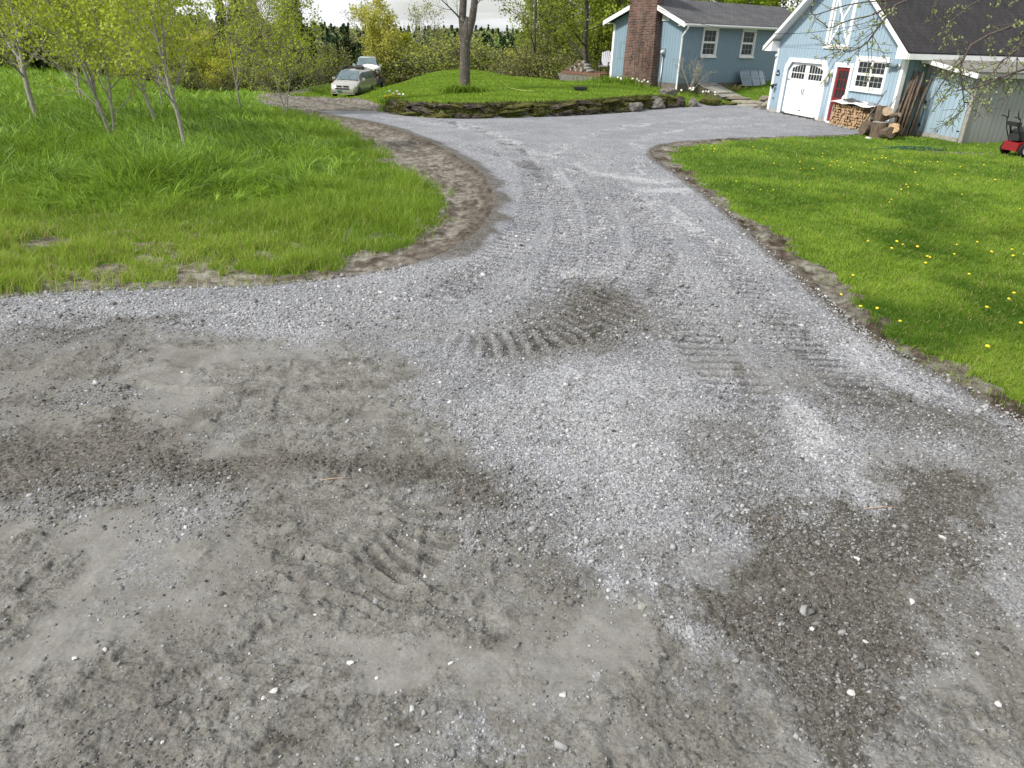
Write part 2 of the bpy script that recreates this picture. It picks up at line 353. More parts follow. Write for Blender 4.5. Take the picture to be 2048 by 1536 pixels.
Z_MUD = [[(-6.5,6.0),(-4.97,6.32),(-3.57,6.44),(-2.17,6.9),(-0.89,6.5),(-0.53,5.5),(-0.22,4.56),(-0.05,3.79),(0.27,3.32),(0.9,3.04),(1.02,2.69),(1.22,2.32),(1.43,2.13),(1.51,1.5),(-4,1.0),(-7,3.8)],
 [(1.45,2.13),(2.02,2.37),(2.56,2.86),(2.92,3.06),(3.6,2.6),(2.9,1.4),(1.51,1.2)]]
def zones(x, y):
    """what the surface is made of: mud, damp soil, pale crushed stone (real patches on the ground)"""
    wx = x + (fbm(x, y * .7, 1.2, 6, 21, .62) - .5) * 1.7 + (fbm(x, y, 8, 3, 25) - .5) * .30
    wy = y + (fbm(x, y * .7, 1.2, 6, 31, .62) - .5) * 1.5 + (fbm(x, y, 8, 3, 35) - .5) * .30
    mud = np.zeros(np.shape(x)); dark = np.zeros(np.shape(x)); light = np.zeros(np.shape(x))
    for p in Z_MUD: mud = np.maximum(mud, ss(.62, -.50, sdpoly(wx, wy, p)))
    for p, a, s_ in Z_DARK: dark = np.maximum(dark, a * ss(s_ * 1.5, -s_ * 1.5, sdpoly(wx, wy, p)))
    for p, a, s_ in Z_LIGHT: light = np.maximum(light, a * ss(s_ * 1.5, -s_ * 1.5, sdpoly(wx, wy, p)))
    st = fbm(x * 1.6 - y * .25, y * .33, 2.2, 4, 63); dark = np.maximum(dark, ss(9.5, 6.5, y) * .55 * ss(.56, .70, st) * ss(-2, 1.0, x))
    for P in ([(-3.68,30.64),(-.66,24.1),(1.0,18),(1.35,14),(1.2,11.4)], [(9.5,33),(5.5,29.5),(2.3,25.5),(.9,20),(1.0,16)], [(-6.5,31.8),(-2.5,27.5),(.2,21.5),(2.6,14.5),(2.9,11)], [(10.8,30.5),(6,28),(3.0,22),(2.7,16)]):
        dd, sa, so = dline(wx, wy, smooth_line(P, 2)); light = np.maximum(light, .75 * ss(.42, .1, dd) * ss(.40, .58, fbm(sa * .25, so * 2.5, 2.5, 3, 67)))
    # loose gravel patches lying over the mud, and thin mud over the near gravel
    gp = ss(.58, .74, fbm(x, y, 1.3, 4, 41)); mud = mud * (1 - .38 * gp)
    near = ss(9.0, 6.0, y); mud = np.maximum(mud, near * .55 * ss(.46, .60, fbm(x, y, 1.0, 4, 51)) * (1 - light))
    dark = np.maximum(dark, .45 * near * ss(.55, .68, fbm(x, y, 1.1, 4, 61)))
    mud = np.maximum(mud * (1 - .8 * light), 0)
    return mud, dark * (1 - .35 * light), light * (1 - .5 * dark)
L_ = {id(P): sum(math.hypot(b[0] - a[0], b[1] - a[1]) for a, b in zip(P[:-1], P[1:])) for P, w, lam, amp in TRK}
def pan(x, y):
    """where the mud has been pressed smooth"""
    return ss(.47, .60, fbm(x, y * 1.2, 1.1, 4, 201, .6))
def relief(x, y, mud, dark):
    sm = 1 - .75 * pan(x, y)
    h = np.zeros(np.shape(x)); dist = np.maximum(y, 1)
    far = ss(26, 12, y)
    rid = 1 - np.abs(2 * fbm(x, y, 3.2, 4, 71) - 1)
    h += mud * .040 * (fbm(x, y, 1.8, 5, 75) - .5) + mud * sm * .020 * ss(.80, .97, rid)
    lump = np.abs(2 * vnoise(x * 22, y * 22, 5) - 1) * .5 + np.abs(2 * vnoise(x * 41, y * 41, 6) - 1) * .5
    h += (.026 * mud * sm * ss(.50, .66, fbm(x, y, 3.0, 4, 81)) + .015 * dark + .007 * (1 - mud)) * (lump - .5)
    cr = 1 - np.abs(2 * fbm(x * 1.0, y * 1.3, 9, 3, 85) - 1)
    h -= mud * sm * .012 * ss(.94, .995, cr) * ss(.45, .6, fbm(x, y, 2.3, 3, 86))
    h += .008 * (fbm(x, y, 6, 3, 91) - .5) + .05 * far * (fbm(x, y, .5, 3, 95) - .5)
    tw = np.zeros(np.shape(x))
    for P, w, lam, amp in TRK:
        d, sa, so = dline(x, y, P); m = ss(w * 1.15, w * .8, d)
        patch = (.66 + .34 * ss(.32, .55, fbm(x, y, 1.6, 3, 99))) * ss(0, 1.6, sa) * ss(0, 1.3, L_[id(P)] - sa)
        ph = (sa + .16 * so + .10 * vnoise(x * 2.5, y * 2.5, 8) + .03 * vnoise(x * 9, y * 9, 8)) / lam
        saw = np.abs(2 * (ph - np.floor(ph)) - 1)
        h += m * (amp * patch * (ss(.30, .75, saw) - .5) * (.6 + .8 * vnoise(x * 7, y * 7, 4)) - .010 * patch) + .008 * patch * ss(w * 1.7, w * 1.15, d) * (1 - m)
        tw = np.maximum(tw, m * patch * ss(.58, .28, saw) * (.6 + .6 * vnoise(x * 6, y * 6, 14)))
    for P, w, a in RIDGES:
        d, sa, so = dline(x + .06 * (fbm(x, y, 6, 3, 7) - .5), y + .10 * (fbm(x, y, 6, 3, 9) - .5), smooth_line(P, 2))
        h += a * ss(w, 0, d) * (.5 + vnoise(x * 14, y * 14, 2)) - a * .5 * ss(w * .8, 0, np.abs(so - w * 1.3)) * ss(w * 2.5, w, d)
    return h, tw

# ------------------------------------------------------------------ ground material: one recipe, driven by what lies where
def ground_mat():
    t = NT('ground_surface', .92, .12); o = t.obj()
    mud, dark, light, green, soil, trk, pan_ = [t.attr(a) for a in ('mud', 'dark', 'light', 'green', 'soil', 'track', 'pan')]; rgh = t.math('SUBTRACT', 1, t.math('MULTIPLY', t.math('MULTIPLY', pan_, mud), .75))
    big = t.noise(.8, 4, .6, o); mid = t.noise(7, 5, .65, o); fin = t.noise(55, 5, .7, o); vf = t.noise(160, 3, .6, o)
    v1 = t.n('ShaderNodeTexVoronoi', {'Vector': o, 'Scale': 46.0}); v2 = t.n('ShaderNodeTexVoronoi', {'Vector': o, 'Scale': 95.0})
    c1 = t.n('ShaderNodeSeparateColor', {'Color': v1.outputs['Color']}).outputs[0]; c2 = t.n('ShaderNodeSeparateColor', {'Color': v2.outputs['Color']}).outputs[1]
    peb = t.math('MULTIPLY', t.math('ADD', c1, c2), .5)
    clump = t.noise(18, 5, .75, o); gsel = t.math('ADD', t.math('ADD', t.math('MULTIPLY', peb, .46), t.math('MULTIPLY', fin, .24)), t.math('MULTIPLY', clump, .34))
    grav = t.ramp(gsel, [(.26, (.060, .062, .068)), (.46, (.185, .188, .200)), (.60, (.30, .302, .318)), (.80, (.56, .57, .59))])
    grav = t.mix(t.ramp(big, [(.4, (0, 0, 0)), (.62, (1, 1, 1))]), grav, t.mix(1, grav, (.80, .81, .83), 'MULTIPLY'))
    le = t.math('ADD', light, t.math('MULTIPLY', t.math('SUBTRACT', t.noise(5, 5, .75, o), .5), 1.5)); lmask = t.math('MULTIPLY', t.ramp(le, [(.3, (0, 0, 0)), (.9, (1, 1, 1))]), .62)
    lg = t.mix(lmask, grav, t.ramp(gsel, [(.28, (.20, .203, .21)), (.5, (.38, .385, .395)), (.8, (.70, .71, .72))]))
    mudc = t.ramp(t.math('ADD', t.math('MULTIPLY', mid, .5), t.math('MULTIPLY', fin, .5)), [(.35, (.062, .058, .050)), (.46, (.152, .146, .130)), (.57, (.212, .206, .188)), (.68, (.30, .297, .28))])
    dus = t.ramp(t.noise(3, 6, .7, o), [(.58, (0, 0, 0)), (.72, (1, 1, 1))])
    mudc = t.mix(t.math('MULTIPLY', dus, .35), mudc, (.32, .32, .305))
    spk = t.noise(34, 3, .8, o); mudc = t.mix(t.math('MULTIPLY', t.math('SUBTRACT', 1, rgh), .8), mudc, t.mix(mid, (.165, .160, .146), (.225, .220, .204))); mudc = t.mix(t.math('MULTIPLY', rgh, t.ramp(spk, [(.56, (0, 0, 0)), (.63, (1, 1, 1))])), mudc, t.mix(1, mudc, (.58, .56, .54), 'MULTIPLY'))
    wet = t.noise(1.7, 6, .7, o); mudc = t.mix(t.ramp(wet, [(.50, (0, 0, 0)), (.66, (1, 1, 1))]), mudc, t.mix(1, mudc, (.70, .68, .65), 'MULTIPLY'))
    me_ = t.math('ADD', mud, t.math('MULTIPLY', t.math('SUBTRACT', clump, .5), 1.6)); base = t.mix(t.ramp(me_, [(.15, (0, 0, 0)), (.85, (1, 1, 1))]), lg, mudc)
    darkc = t.ramp(t.math('ADD', t.math('MULTIPLY', peb, .4), t.math('MULTIPLY', fin, .6)), [(.3, (.045, .040, .032)), (.5, (.10, .092, .078)), (.70, (.17, .16, .145)), (.84, (.33, .325, .31))])
    edge = t.math('ADD', dark, t.math('ADD', t.math('MULTIPLY', t.math('SUBTRACT', mid, .5), 1.2), t.math('MULTIPLY', t.math('SUBTRACT', clump, .5), .9)))
    base = t.mix(t.math('MULTIPLY', t.ramp(edge, [(.10, (0, 0, 0)), (.85, (1, 1, 1))]), t.math('MINIMUM', t.math('MULTIPLY', dark, 1.6), 1.0)), base, darkc)
    base = t.mix(t.math('MULTIPLY', trk, .85), base, t.mix(1, base, (.38, .37, .36), 'MULTIPLY'))  # tread grooves: damp soil tone, plus relief shade put into the colour
    # verge soil
    soilc = t.ramp(t.math('ADD', t.math('MULTIPLY', mid, .6), t.math('MULTIPLY', fin, .4)), [(.36, (.045, .034, .025)), (.45, (.13, .112, .09)), (.55, (.235, .218, .188)), (.70, (.34, .325, .295))])
    se = t.math('ADD', soil, t.math('MULTIPLY', t.math('SUBTRACT', mid, .5), .9))
    sdk = t.mix(t.math('MULTIPLY', dark, .85), soilc, t.mix(1, soilc, (.30, .25, .21), 'MULTIPLY'))
    base = t.mix(t.ramp(se, [(.35, (0, 0, 0)), (.6, (1, 1, 1))]), base, sdk)
    gr = t.ramp(t.math('ADD', t.math('MULTIPLY', mid, .5), t.math('MULTIPLY', fin, .5)), [(.3, (.030, .060, .008)), (.5, (.085, .155, .016)), (.7, (.16, .25, .030))])
    ge = t.math('ADD', green, t.math('MULTIPLY', t.math('SUBTRACT', mid, .5), 1.0))
    base = t.mix(t.ramp(ge, [(.38, (0, 0, 0)), (.62, (1, 1, 1))]), base, gr)
    t.color(base)
    hgt = t.math('ADD', t.math('MULTIPLY', t.math('SUBTRACT', 1, v1.outputs['Distance']), .5), t.math('ADD', t.math('MULTIPLY', fin, .9), t.math('MULTIPLY', vf, .3)))
    t.normal(t.bump(t.math('MULTIPLY', hgt, rgh), .75, .014)); return t.m
M_ground = ground_mat()
def soil_field(x, y):
    """bare earth verges and thin patches in the grass"""
    s_ = np.zeros(np.shape(x)); n = fbm(x, y, 1.6, 4, 111)
    dd = sdpoly(x, y, P_DRIVE)
    s_ = np.where(dd > 0, 1.0, 0)
    s_ = np.maximum(s_, ss(.3, -.2, sdpoly(x, y, DIRT_FAR)))
    return s_
def green_field(x, y):
    n = fbm(x, y, 1.3, 4, 121) - .5; n2 = fbm(x, y, 4.5, 3, 125) - .5
    gm = ss(.05, -.35, sdpoly(x, y, P_MEADOW) - .08 + n * .9 + n2 * .5)
    thin = ss(11.8, 9.4, y + 2 * n) * ss(-1.2, -5.5, x + 3 * n)          # worn grass near the road corner
    gm = gm * (1 - .85 * thin * ss(-.06, .06, n2 + .6 * n)) * (1 - .5 * ss(13.2, 12.0, y + n) * ss(.06, .14, n2))
    gr = ss(.1, -.35, sdpoly(x, y, P_LAWN_R) - .22 + n * .9 + n2 * .5)
    gr = gr * (1 - .9 * ss(.75, .2, np.hypot((x - 8.6) / 1.3, (y - 10.9) / .55) + 2 * n2)) * (1 - .9 * ss(.9, .3, np.hypot((x - 12.6) / 1.6, (y - 15.3) / .6) + 2 * n2)) * (1 - .8 * ss(.9, .3, np.hypot((x - 13.8) / 2.2, (y - 23.4) / .4) + 2 * n2))
    gi = ss(.15, -.2, sdpoly(x, y, P_ISLAND)) * (1 - .7 * ss(1, .3, np.hypot((x + .4) / 2.2, (y - 36.0) / .6) + 2 * n2))
    dis = np.maximum(np.maximum(gm, gr), gi)
    out = ss(0, 3, sdpoly(x, y, P_VISIBLE)) * ss(-2, 8, y)
    return np.maximum(dis, out * .8)
def build_ground():
    ys = [-6.0]
    while ys[-1] < 1.6: ys.append(ys[-1] + .3)
    y = 1.7
    while y < 1000:
        ys.append(y); D2 = y * y + 8.4; y += max(.0080, D2 * (.00027 if y < 17 else .0005)) if y < 70 else y * .03
    ys = np.array(ys); nx = 1200
    u = np.linspace(-1, 1, nx)
    half = np.where(ys < 1.7, 4.5 + (1.7 - ys) * 3, .82 * (ys + 2.6) + .9) * (1 + .35 * ss(60, 200, ys))
    X = u[None, :] * half[:, None] + (np.sign(u) * (np.clip(np.abs(u) - .97, 0, 1) / .03) * 14)[None, :]; Y = np.repeat(ys[:, None], nx, 1)
    X = X.ravel(); Y = Y.ravel()
    Zt = terrain(X, Y)
    mud = np.zeros_like(X); dark = mud.copy(); light = mud.copy(); green = np.full_like(X, .8); soil = mud.copy(); trk = mud.copy(); rel = mud.copy()
    m = Y < 62; mx, my = X[m], Y[m]
    g = green_field(mx, my); green[m] = g
    soil[m] = soil_field(mx, my)
    soil[~m] = 1
    n = Y < 34; k = n & (sdpoly(X, Y, P_DRIVE) < .6)
    pn = np.zeros_like(X); pn[k] = pan(X[k], Y[k]); a, b, c = zones(X[k], Y[k]); h, tw = relief(X[k], Y[k], a, b)
    mud[k] = a; dark[k] = b; light[k] = c; rel[k] = h; trk[k] = tw
    # loose shoulder of fresh stone along the left edge, rutted bare earth beside it
    kk = m & (soil > .5) & (green < .5)
    sx, sy = X[kk], Y[kk]
    r1 = 1 - np.abs(2 * fbm(sx, sy * .8, 2.6, 4, 131) - 1)
    da, sa_, so_ = dline(sx, sy, DL); rut = fbm(sa_ * .5, so_ * 3.2, 2.2, 4, 139)
    rel[kk] = .07 * (r1 - .5) + .05 * (fbm(sx, sy, 5, 3, 133) - .5) + .07 * (rut - .5) - .03; dark[kk] = .45 * ss(2, 3, sx) * ss(.35, .55, fbm(sx, sy, 2.1, 3, 136)) + .8 * ss(.53, .65, .5 * rut + .5 * fbm(sx, sy, 3.3, 4, 138) + .18 * (r1 - .5))
    d, sa, so = dline(X[k], Y[k], DL)
    rel[k] += .05 * ss(.45, .1, d) * ss(9, 10.5, Y[k])
    nn = fbm(X[k], Y[k], 2.2, 3, 137) - .5
    dark[k] = np.maximum(dark[k], .80 * ss(.50, .12, d + nn * .5) * ss(8.6, 10.2, Y[k])); light[k] *= ss(.3, .8, d)
    d2, _, _ = dline(X[k], Y[k], DR); dark[k] = np.maximum(dark[k], .7 * ss(.22, .04, d2))
    gk = m & (green > .4); rel[gk] = .035 * (fbm(X[gk], Y[gk], 1.1, 4, 141) - .5)
    Zt = Zt + rel
    V = np.c_[X, Y, Zt]; ny = len(ys)
    i = np.arange(ny - 1)[:, None] * nx + np.arange(nx - 1)[None, :]; i = i.ravel()
    F = np.c_[i, i + 1, i + nx + 1, i + nx]
    cx = X[F].mean(1); cy = Y[F].mean(1)
    zone = np.full(len(F), 4)                                  # 4 = valley floor
    near = cy < 66
    q = np.where(near)[0]; gx, gy = cx[q], cy[q]
    z_ = np.full(len(q), 3)                                    # 3 = bare verge
    z_[sdpoly(gx, gy, P_MEADOW) < 0] = 1
    z_[sdpoly(gx, gy, P_LAWN_R) < 0] = 2
    z_[sdpoly(gx, gy, P_ISLAND) < 0] = 5
    z_[sdpoly(gx, gy, P_DRIVE) < 0] = 0
    z_[(sdpoly(gx, gy, P_VISIBLE) > 1.5)] = 4
    zone[q] = z_
    at = dict(mud=mud, dark=dark, light=light, green=green, soil=soil, track=trk, pan=pn)
    for z_, nm in ((0, 'driveway'), (1, 'meadow_ground'), (2, 'lawn_ground'), (3, 'bare_earth_verge'), (4, 'valley_ground'), (5, 'raised_lawn_ground')):
        f = F[zone == z_]
        used, inv = np.unique(f, return_inverse=True)
        me = npmesh(nm, V[used], inv.reshape(-1, 4), M_ground, {k2: v2[used] for k2, v2 in at.items()}, smooth=True)
        tag(link(nm, me), kind='structure')
build_ground()
_gx = np.arange(-46, 30, .2); _gy = np.arange(4, 100, .2)
_gz = terrain(*[q.ravel() for q in np.meshgrid(_gx, _gy, indexing='ij')]).reshape(len(_gx), len(_gy))
def gz(x, y):
    i = min(max((x - _gx[0]) / .2, 0), len(_gx) - 1.01); j = min(max((y - _gy[0]) / .2, 0), len(_gy) - 1.01); a, b = int(i), int(j); u, v = i - a, j - b
    return float((_gz[a, b] * (1 - u) + _gz[a + 1, b] * u) * (1 - v) + (_gz[a, b + 1] * (1 - u) + _gz[a + 1, b + 1] * u) * v)

# ------------------------------------------------------------------ loose stones on the driveway
def stone_mat(name, lo, hi):
    t = NT(name, .88, .15); f = t.attr('tone'); n = t.noise(60, 4)
    c = t.ramp(f, [(0, lo), (.55, tuple((a + b) / 2 for a, b in zip(lo, hi))), (1, hi)])
    t.color(t.mix(.35, c, t.mix(n, (.12, .12, .12), (.75, .75, .75)), 'OVERLAY')); return t.m
M_stone = stone_mat('crushed_stone', (.060, .055, .046), (.58, .585, .59))
def scatter_stones(n, ymin, ymax, size, seed, power=1.0):
    r = np.random.default_rng(seed)
    y = ymin + (ymax - ymin) * r.random(n) ** power; x = (r.random(n) * 2 - 1) * (.74 * (y + 2.0) + .3)
    k = sdpoly(x, y, P_DRIVE) < .1; x, y = x[k], y[k]
    mud, dark, light = zones(x, y)
    clump = fbm(x, y, 2.2, 3, 151)
    p = np.clip((1 - mud) * .95 + .35 * dark + .9 * light + .05, 0, 1) * ss(.25, .6, clump + .25 * (1 - mud) + .2 * light)
    p = np.maximum(p, (.12 + .24 * mud * ss(.52, .64, fbm(x, y, 3.1, 3, 153))) * (1 if size < .013 else .35) * (1 - .75 * pan(x, y) * mud)) * (1 - .6 * relief(x, y, mud, dark)[1]); k = r.random(len(x)) < p; x, y, mud, dark, light = x[k], y[k], mud[k], dark[k], light[k]
    h, _ = relief(x, y, mud, dark); z = terrain(x, y) + h
    m = len(x); s = size * np.exp(r.normal(0, .38, m)) * .5
    cube = np.array([(a, b, c) for c in (-1, 1) for b in (-1, 1) for a in (-1, 1)], float)
    v = cube[None] * (1 + r.uniform(-.42, .25, (m, 8, 3)))
    top = (cube[:, 2] > 0)
    v[:, top, :2] *= r.uniform(.35, .85, (m, 1, 2))
    v *= (s[:, None] * r.uniform([.8, .6, .35], [1.35, 1.0, .75], (m, 3)))[:, None, :]
    a = r.uniform(0, 6.283, m); ca, sa = np.cos(a)[:, None], np.sin(a)[:, None]
    tl = r.uniform(-.35, .35, m)[:, None]
    vx = v[..., 0] * ca - v[..., 1] * sa; vy = v[..., 0] * sa + v[..., 1] * ca; vz = v[..., 2] + vx * tl
    V = np.stack([vx + x[:, None], vy + y[:, None], vz + (z + s * .15)[:, None]], -1).reshape(-1, 3)
    fq = np.array([(0, 2, 3, 1), (4, 5, 7, 6), (0, 1, 5, 4), (2, 6, 7, 3), (0, 4, 6, 2), (1, 3, 7, 5)])
    F = (np.arange(m)[:, None, None] * 8 + fq[None]).reshape(-1, 4)
    tone = np.clip(.44 + r.normal(0, .17, m) - .26 * dark * (1 - light) - .15 * mud * (r.random(m) < .8) + .12 * light + .25 * (r.random(m) < .05), 0, 1)
    return V, F, np.repeat(tone, 8)
def build_stones():
    Vs, Fs, Ts, b = [], [], [], 0
    for n, a, c, s, sd, pw in ((95000, 1.8, 5.5, .0085, 1, 1.0), (80000, 3.5, 10, .014, 2, 1.15), (17000, 1.9, 7, .016, 3, 1.0), (44000, 7, 22, .024, 4, 1.3), (500, 1.9, 8, .026, 5, 1.0)):
        V, F, T = scatter_stones(n, a, c, s, sd, pw); Vs.append(V); Fs.append(F + b); Ts.append(T); b += len(V)
    me = npmesh('gravel', np.concatenate(Vs), np.concatenate(Fs), M_stone, {'tone': np.concatenate(Ts)})
    tag(link('gravel', me), 'loose crushed grey stone scattered over the driveway', 'gravel', kind='stuff')
build_stones()
M_white_stone = plain('pale_quartz', (.52, .51, .48), .7, .3, .12, 60, .4)
M_grey_stone = plain('grey_fieldstone', (.30, .29, .26), .85, .2, .3, 40, .5)
def zsurf(x, y):
    X = np.array([x]); Y = np.array([y]); a, b, c = zones(X, Y); return float((terrain(X, Y) + relief(X, Y, a, b)[0])[0])
PEB = [(-0.77,2.62,.030),(-1.14,2.4,.026),(-1.1,2.44,.030),(-1.51,2.15,.022),(0.3,2.47,.024),(-2.14,2.58,.026),(1.21,2.72,.034),(1.74,2.55,.030),(2.44,2.5,.034),(2.83,3.78,.034),(2.35,3.19,.036),(1.95,2.88,.022),(0.77,3.07,.034),(-0.46,2.16,.020),(-0.62,2.53,.018),(-0.26,2.63,.02),(-2.02,2.64,.02),(1.7,2.97,.022),(2.18,3.56,.028),(-0.47,3.26,.022),(-1.03,2.94,.022)]
PEBL = {0: 'white triangular chip on the mud at lower centre left', 1: 'left one of two white chips lying side by side at lower left', 2: 'right one of two white chips lying side by side at lower left', 3: 'white chip on the mud near the bottom edge at left', 4: 'flat white chip alone on the mud right of bottom centre', 5: 'oval white chip furthest left on the mud',
 7: 'white chip in the lower part of the damp brown patch', 8: 'bright white stone near the right edge at the bottom', 9: 'white stone highest up on the right, beyond the damp patch', 10: 'long white stone in the middle of the damp brown patch', 11: 'small pale chip in the centre of the damp patch', 13: 'small white chip at the bottom edge left of centre',
 14: 'tiny white chip above the bottom edge left of centre', 15: 'tiny white chip on smooth mud at centre left', 16: 'small white chip left of the two side by side chips', 17: 'small pale chip at the left rim of the damp patch', 18: 'pale stone in the upper part of the damp patch', 19: 'pale chip beside the curved tread marks', 20: 'pale chip left of the curved tread marks'}
for i, (x, y, s) in enumerate(PEB):
    wh = i not in (6, 12); m = rock_mb(100 + i, s * .9, s * (.5 + .3 * ((i * 7) % 5) / 5), s * .42, 1, 1.6)
    o = m.build('pebble', M_white_stone if wh else M_grey_stone, None, (x, y, zsurf(x, y) + s * .12)); o.rotation_euler = (.15, .25 * ((i % 3) - 1), i * 1.7)
    if wh: tag(o, PEBL[i], 'stone', 'white rock chips on the mud')
    else: tag(o, ['', 'rounded grey cobble on the damp brown patch at lower right'][1] if i == 6 else 'pale grey cobble in the cluster of light stones below centre', 'stone')
M_dryst = plain('dry_stalk', (.42, .30, .20), .9, .1)
for (x0, y0), (x1, y1), lab in (((-1.33, 4.21), (-1.12, 4.23), 'thin reddish brown stick lying on the mud left of centre'), ((2.46, 4.08), (2.70, 4.10), 'thin pale dry stalk lying on the damp gravel at right')):
    m = MB(); m.tube([(x0, y0, zsurf(x0, y0) + .012), ((x0 + x1) / 2, (y0 + y1) / 2 + .008, zsurf((x0 + x1) / 2, (y0 + y1) / 2) + .02), (x1, y1, zsurf(x1, y1) + .012)], .003, 5)
    tag(m.build('stick', M_dryst), lab, 'stick')

# ------------------------------------------------------------------ grass
M_tall = leafmat('tall_grass_blade', (.030, .095, .006), (.31, .48, .060), .25, .42)
M_short = leafmat('lawn_grass_blade', (.055, .130, .010), (.25, .37, .042), .3)
M_dry = leafmat('dry_grass_blade', (.30, .25, .10), (.52, .44, .22), .3)
def blades(x, y, z, h, w, bend, tone, r, seg=3, aim=None):
    """curved ribbons; seg quads ending in a narrow tip"""
    n = len(x); a = r.uniform(0, 6.283, n) if aim is None else aim; f = r.uniform(0, 6.283, n)
    dx, dy = np.cos(a), np.sin(a); t = np.linspace(0, 1, seg + 1)[None, :]
    lean = bend[:, None] * t ** 2 * h[:, None]
    up = h[:, None] * (t - .35 * np.clip(bend[:, None] - .3, 0, 2) * t ** 3)
    cx = x[:, None] + dx[:, None] * lean; cy = y[:, None] + dy[:, None] * lean; cz = z[:, None] + up
    ww = w[:, None] * .5 * np.sqrt(np.clip(1.06 - t, .02, 1))
    px_, py_ = np.cos(f)[:, None], np.sin(f)[:, None]
    L = np.stack([cx - px_ * ww, cy - py_ * ww, cz], -1); Rr = np.stack([cx + px_ * ww, cy + py_ * ww, cz], -1)
    V = np.stack([L, Rr], 2).reshape(-1, 3); k = 2 * (seg + 1)
    q = np.array([(2 * i, 2 * i + 1, 2 * i + 3, 2 * i + 2) for i in range(seg)])
    F = (np.arange(n)[:, None, None] * k + q[None]).reshape(-1, 4)
    return V, F, np.repeat(np.clip(tone, 0, 1), k)
def fan_sample(n, y0, y1, xa, xb, r, pw=2.0):
    """more samples where the ground is close; xa, xb are functions of y"""
    u = r.random(n); y = 1 / (1 / y0 - u * (1 / y0 - 1 / y1)) if pw == 2 else y0 + (y1 - y0) * u
    a, b = xa(y), xb(y); return a + (b - a) * r.random(n), y
def join(parts):
    Vs, Fs, Ts, b = [], [], [], 0
    for V, F, T in parts: Vs.append(V); Fs.append(F + b); Ts.append(T); b += len(V)
    return np.concatenate(Vs), np.concatenate(Fs), np.concatenate(Ts)
def build_grass():
    r = np.random.default_rng(5)
    # tall meadow grass
    x, y = fan_sample(120000, 11.6, 62, lambda q: -.78 * (q + 2) - 1, lambda q: -1.0 - .0 * q, r)
    n = fbm(x, y, .9, 4, 161); n2 = fbm(x, y, 3, 3, 163)
    sdt = sdpoly(x, y, P_TALL) + (n - .5) * 2.6; k = (sdt < .35) & (sdpoly(x, y, P_VISIBLE) < .8) & (r.random(len(x)) < .35 + 1.3 * ss(.3, .6, n2)); x, y, n, n2, sdt = x[k], y[k], n[k], n2[k], sdt[k]
    cxx = (np.floor(x / .42) + .5) * .42 + .25 * np.sin(np.floor(x / .42) * 12.9 + np.floor(y / .42) * 78.2); cyy = (np.floor(y / .42) + .5) * .42 + .25 * np.sin(np.floor(x / .42) * 39.3 + np.floor(y / .42) * 11.1)
    cl_ = r.random(len(x)) < .62; x = np.where(cl_, x + (cxx - x) * .62, x); y = np.where(cl_, y + (cyy - y) * .62, y)
    aim = 9 * fbm(cxx, cyy, .6, 3, 166) + r.normal(0, .9, len(x)); ct = .5 + .5 * np.sin(np.floor(cxx / .42) * 57.1 + np.floor(cyy / .42) * 23.7)
    h = (.22 + .62 * n * ss(.25, .7, n2) + .16 * r.random(len(x)) ** 2) * (1 - .30 * ss(16, 40, y)) * (.35 + .65 * ss(.3, -1.3, sdt + .8 * (r.random(len(x)) - .5)))
    w = .014 + .0012 * (y - 12)
    tone = -.30 + .45 * n2 + .40 * ct + .80 * r.random(len(x)) ** 1.8 + .2 * ss(20, 45, y) + .35 * ss(-1.6, .2, sdt)
    A = blades(x, y, terrain(x, y) - .02, h, w, r.uniform(.15, 1.6, len(x)), tone, r, 5, aim)
    V, F, T = A
    tag(link('tall_grass', npmesh('tall_grass', V, F, M_tall, {'tone': T}, True)), 'knee high lush green grass growing around the saplings', 'grass', kind='stuff')
    # short rough grass between the tall grass and the driveway
    x, y = fan_sample(230000, 7.2, 36, lambda q: -.78 * (q + 2) - 1, lambda q: -.6 + 0 * q, r)
    g = green_field(x, y); k = (sdpoly(x, y, P_MEADOW) < .22) & (sdpoly(x, y, P_TALL) > -2.2) & (r.random(len(x)) < ss(.15, .7, g) * .97 + .06); x, y = x[k], y[k]
    n = fbm(x, y, 1.4, 4, 171); thin = ss(12.2, 9.2, y) * ss(-.8, -5, x)
    h = (.03 + .13 * n + .07 * r.random(len(x)) ** 2) * (1 + .8 * ss(.5, .7, n)); w = .006 + .0008 * (y - 7)
    dry = (r.random(len(x)) < .06 + .16 * thin)
    tone = .0 + .65 * n + .4 * r.random(len(x)) + .45 * thin
    P1 = blades(x[~dry], y[~dry], terrain(x[~dry], y[~dry]) - .005, h[~dry], w[~dry], r.uniform(.1, .8, (~dry).sum()), tone[~dry], r, 2)
    tag(link('rough_grass', npmesh('rough_grass', P1[0], P1[1], M_short, {'tone': P1[2]}, True)), 'short yellow green grass thinning towards the road corner', 'grass', kind='stuff')
    P2 = blades(x[dry], y[dry], terrain(x[dry], y[dry]) - .005, h[dry] * .9, w[dry], r.uniform(.3, 1.3, dry.sum()), r.random(dry.sum()), r, 2)
    tag(link('dry_grass', npmesh('dry_grass', P2[0], P2[1], M_dry, {'tone': P2[2]}, True)), 'dead straw coloured stems among the short grass by the road', 'grass', kind='stuff')
    # mown lawn on the right
    x, y = fan_sample(420000, 4.6, 30, lambda q: 3.2 + 0 * q, lambda q: .82 * (q + 2) + 1, r)
    g = green_field(x, y); k = (sdpoly(x, y, P_LAWN_R) < .45) & (r.random(len(x)) < ss(.15, .75, g) + .03); x, y = x[k], y[k]
    n = fbm(x, y, .8, 4, 181); n2 = fbm(x, y, 3, 3, 183)
    h = .030 + .035 * n2 + .02 * r.random(len(x)) + .03 * ss(.62, .75, n2); w = .0045 + .0009 * (y - 5)
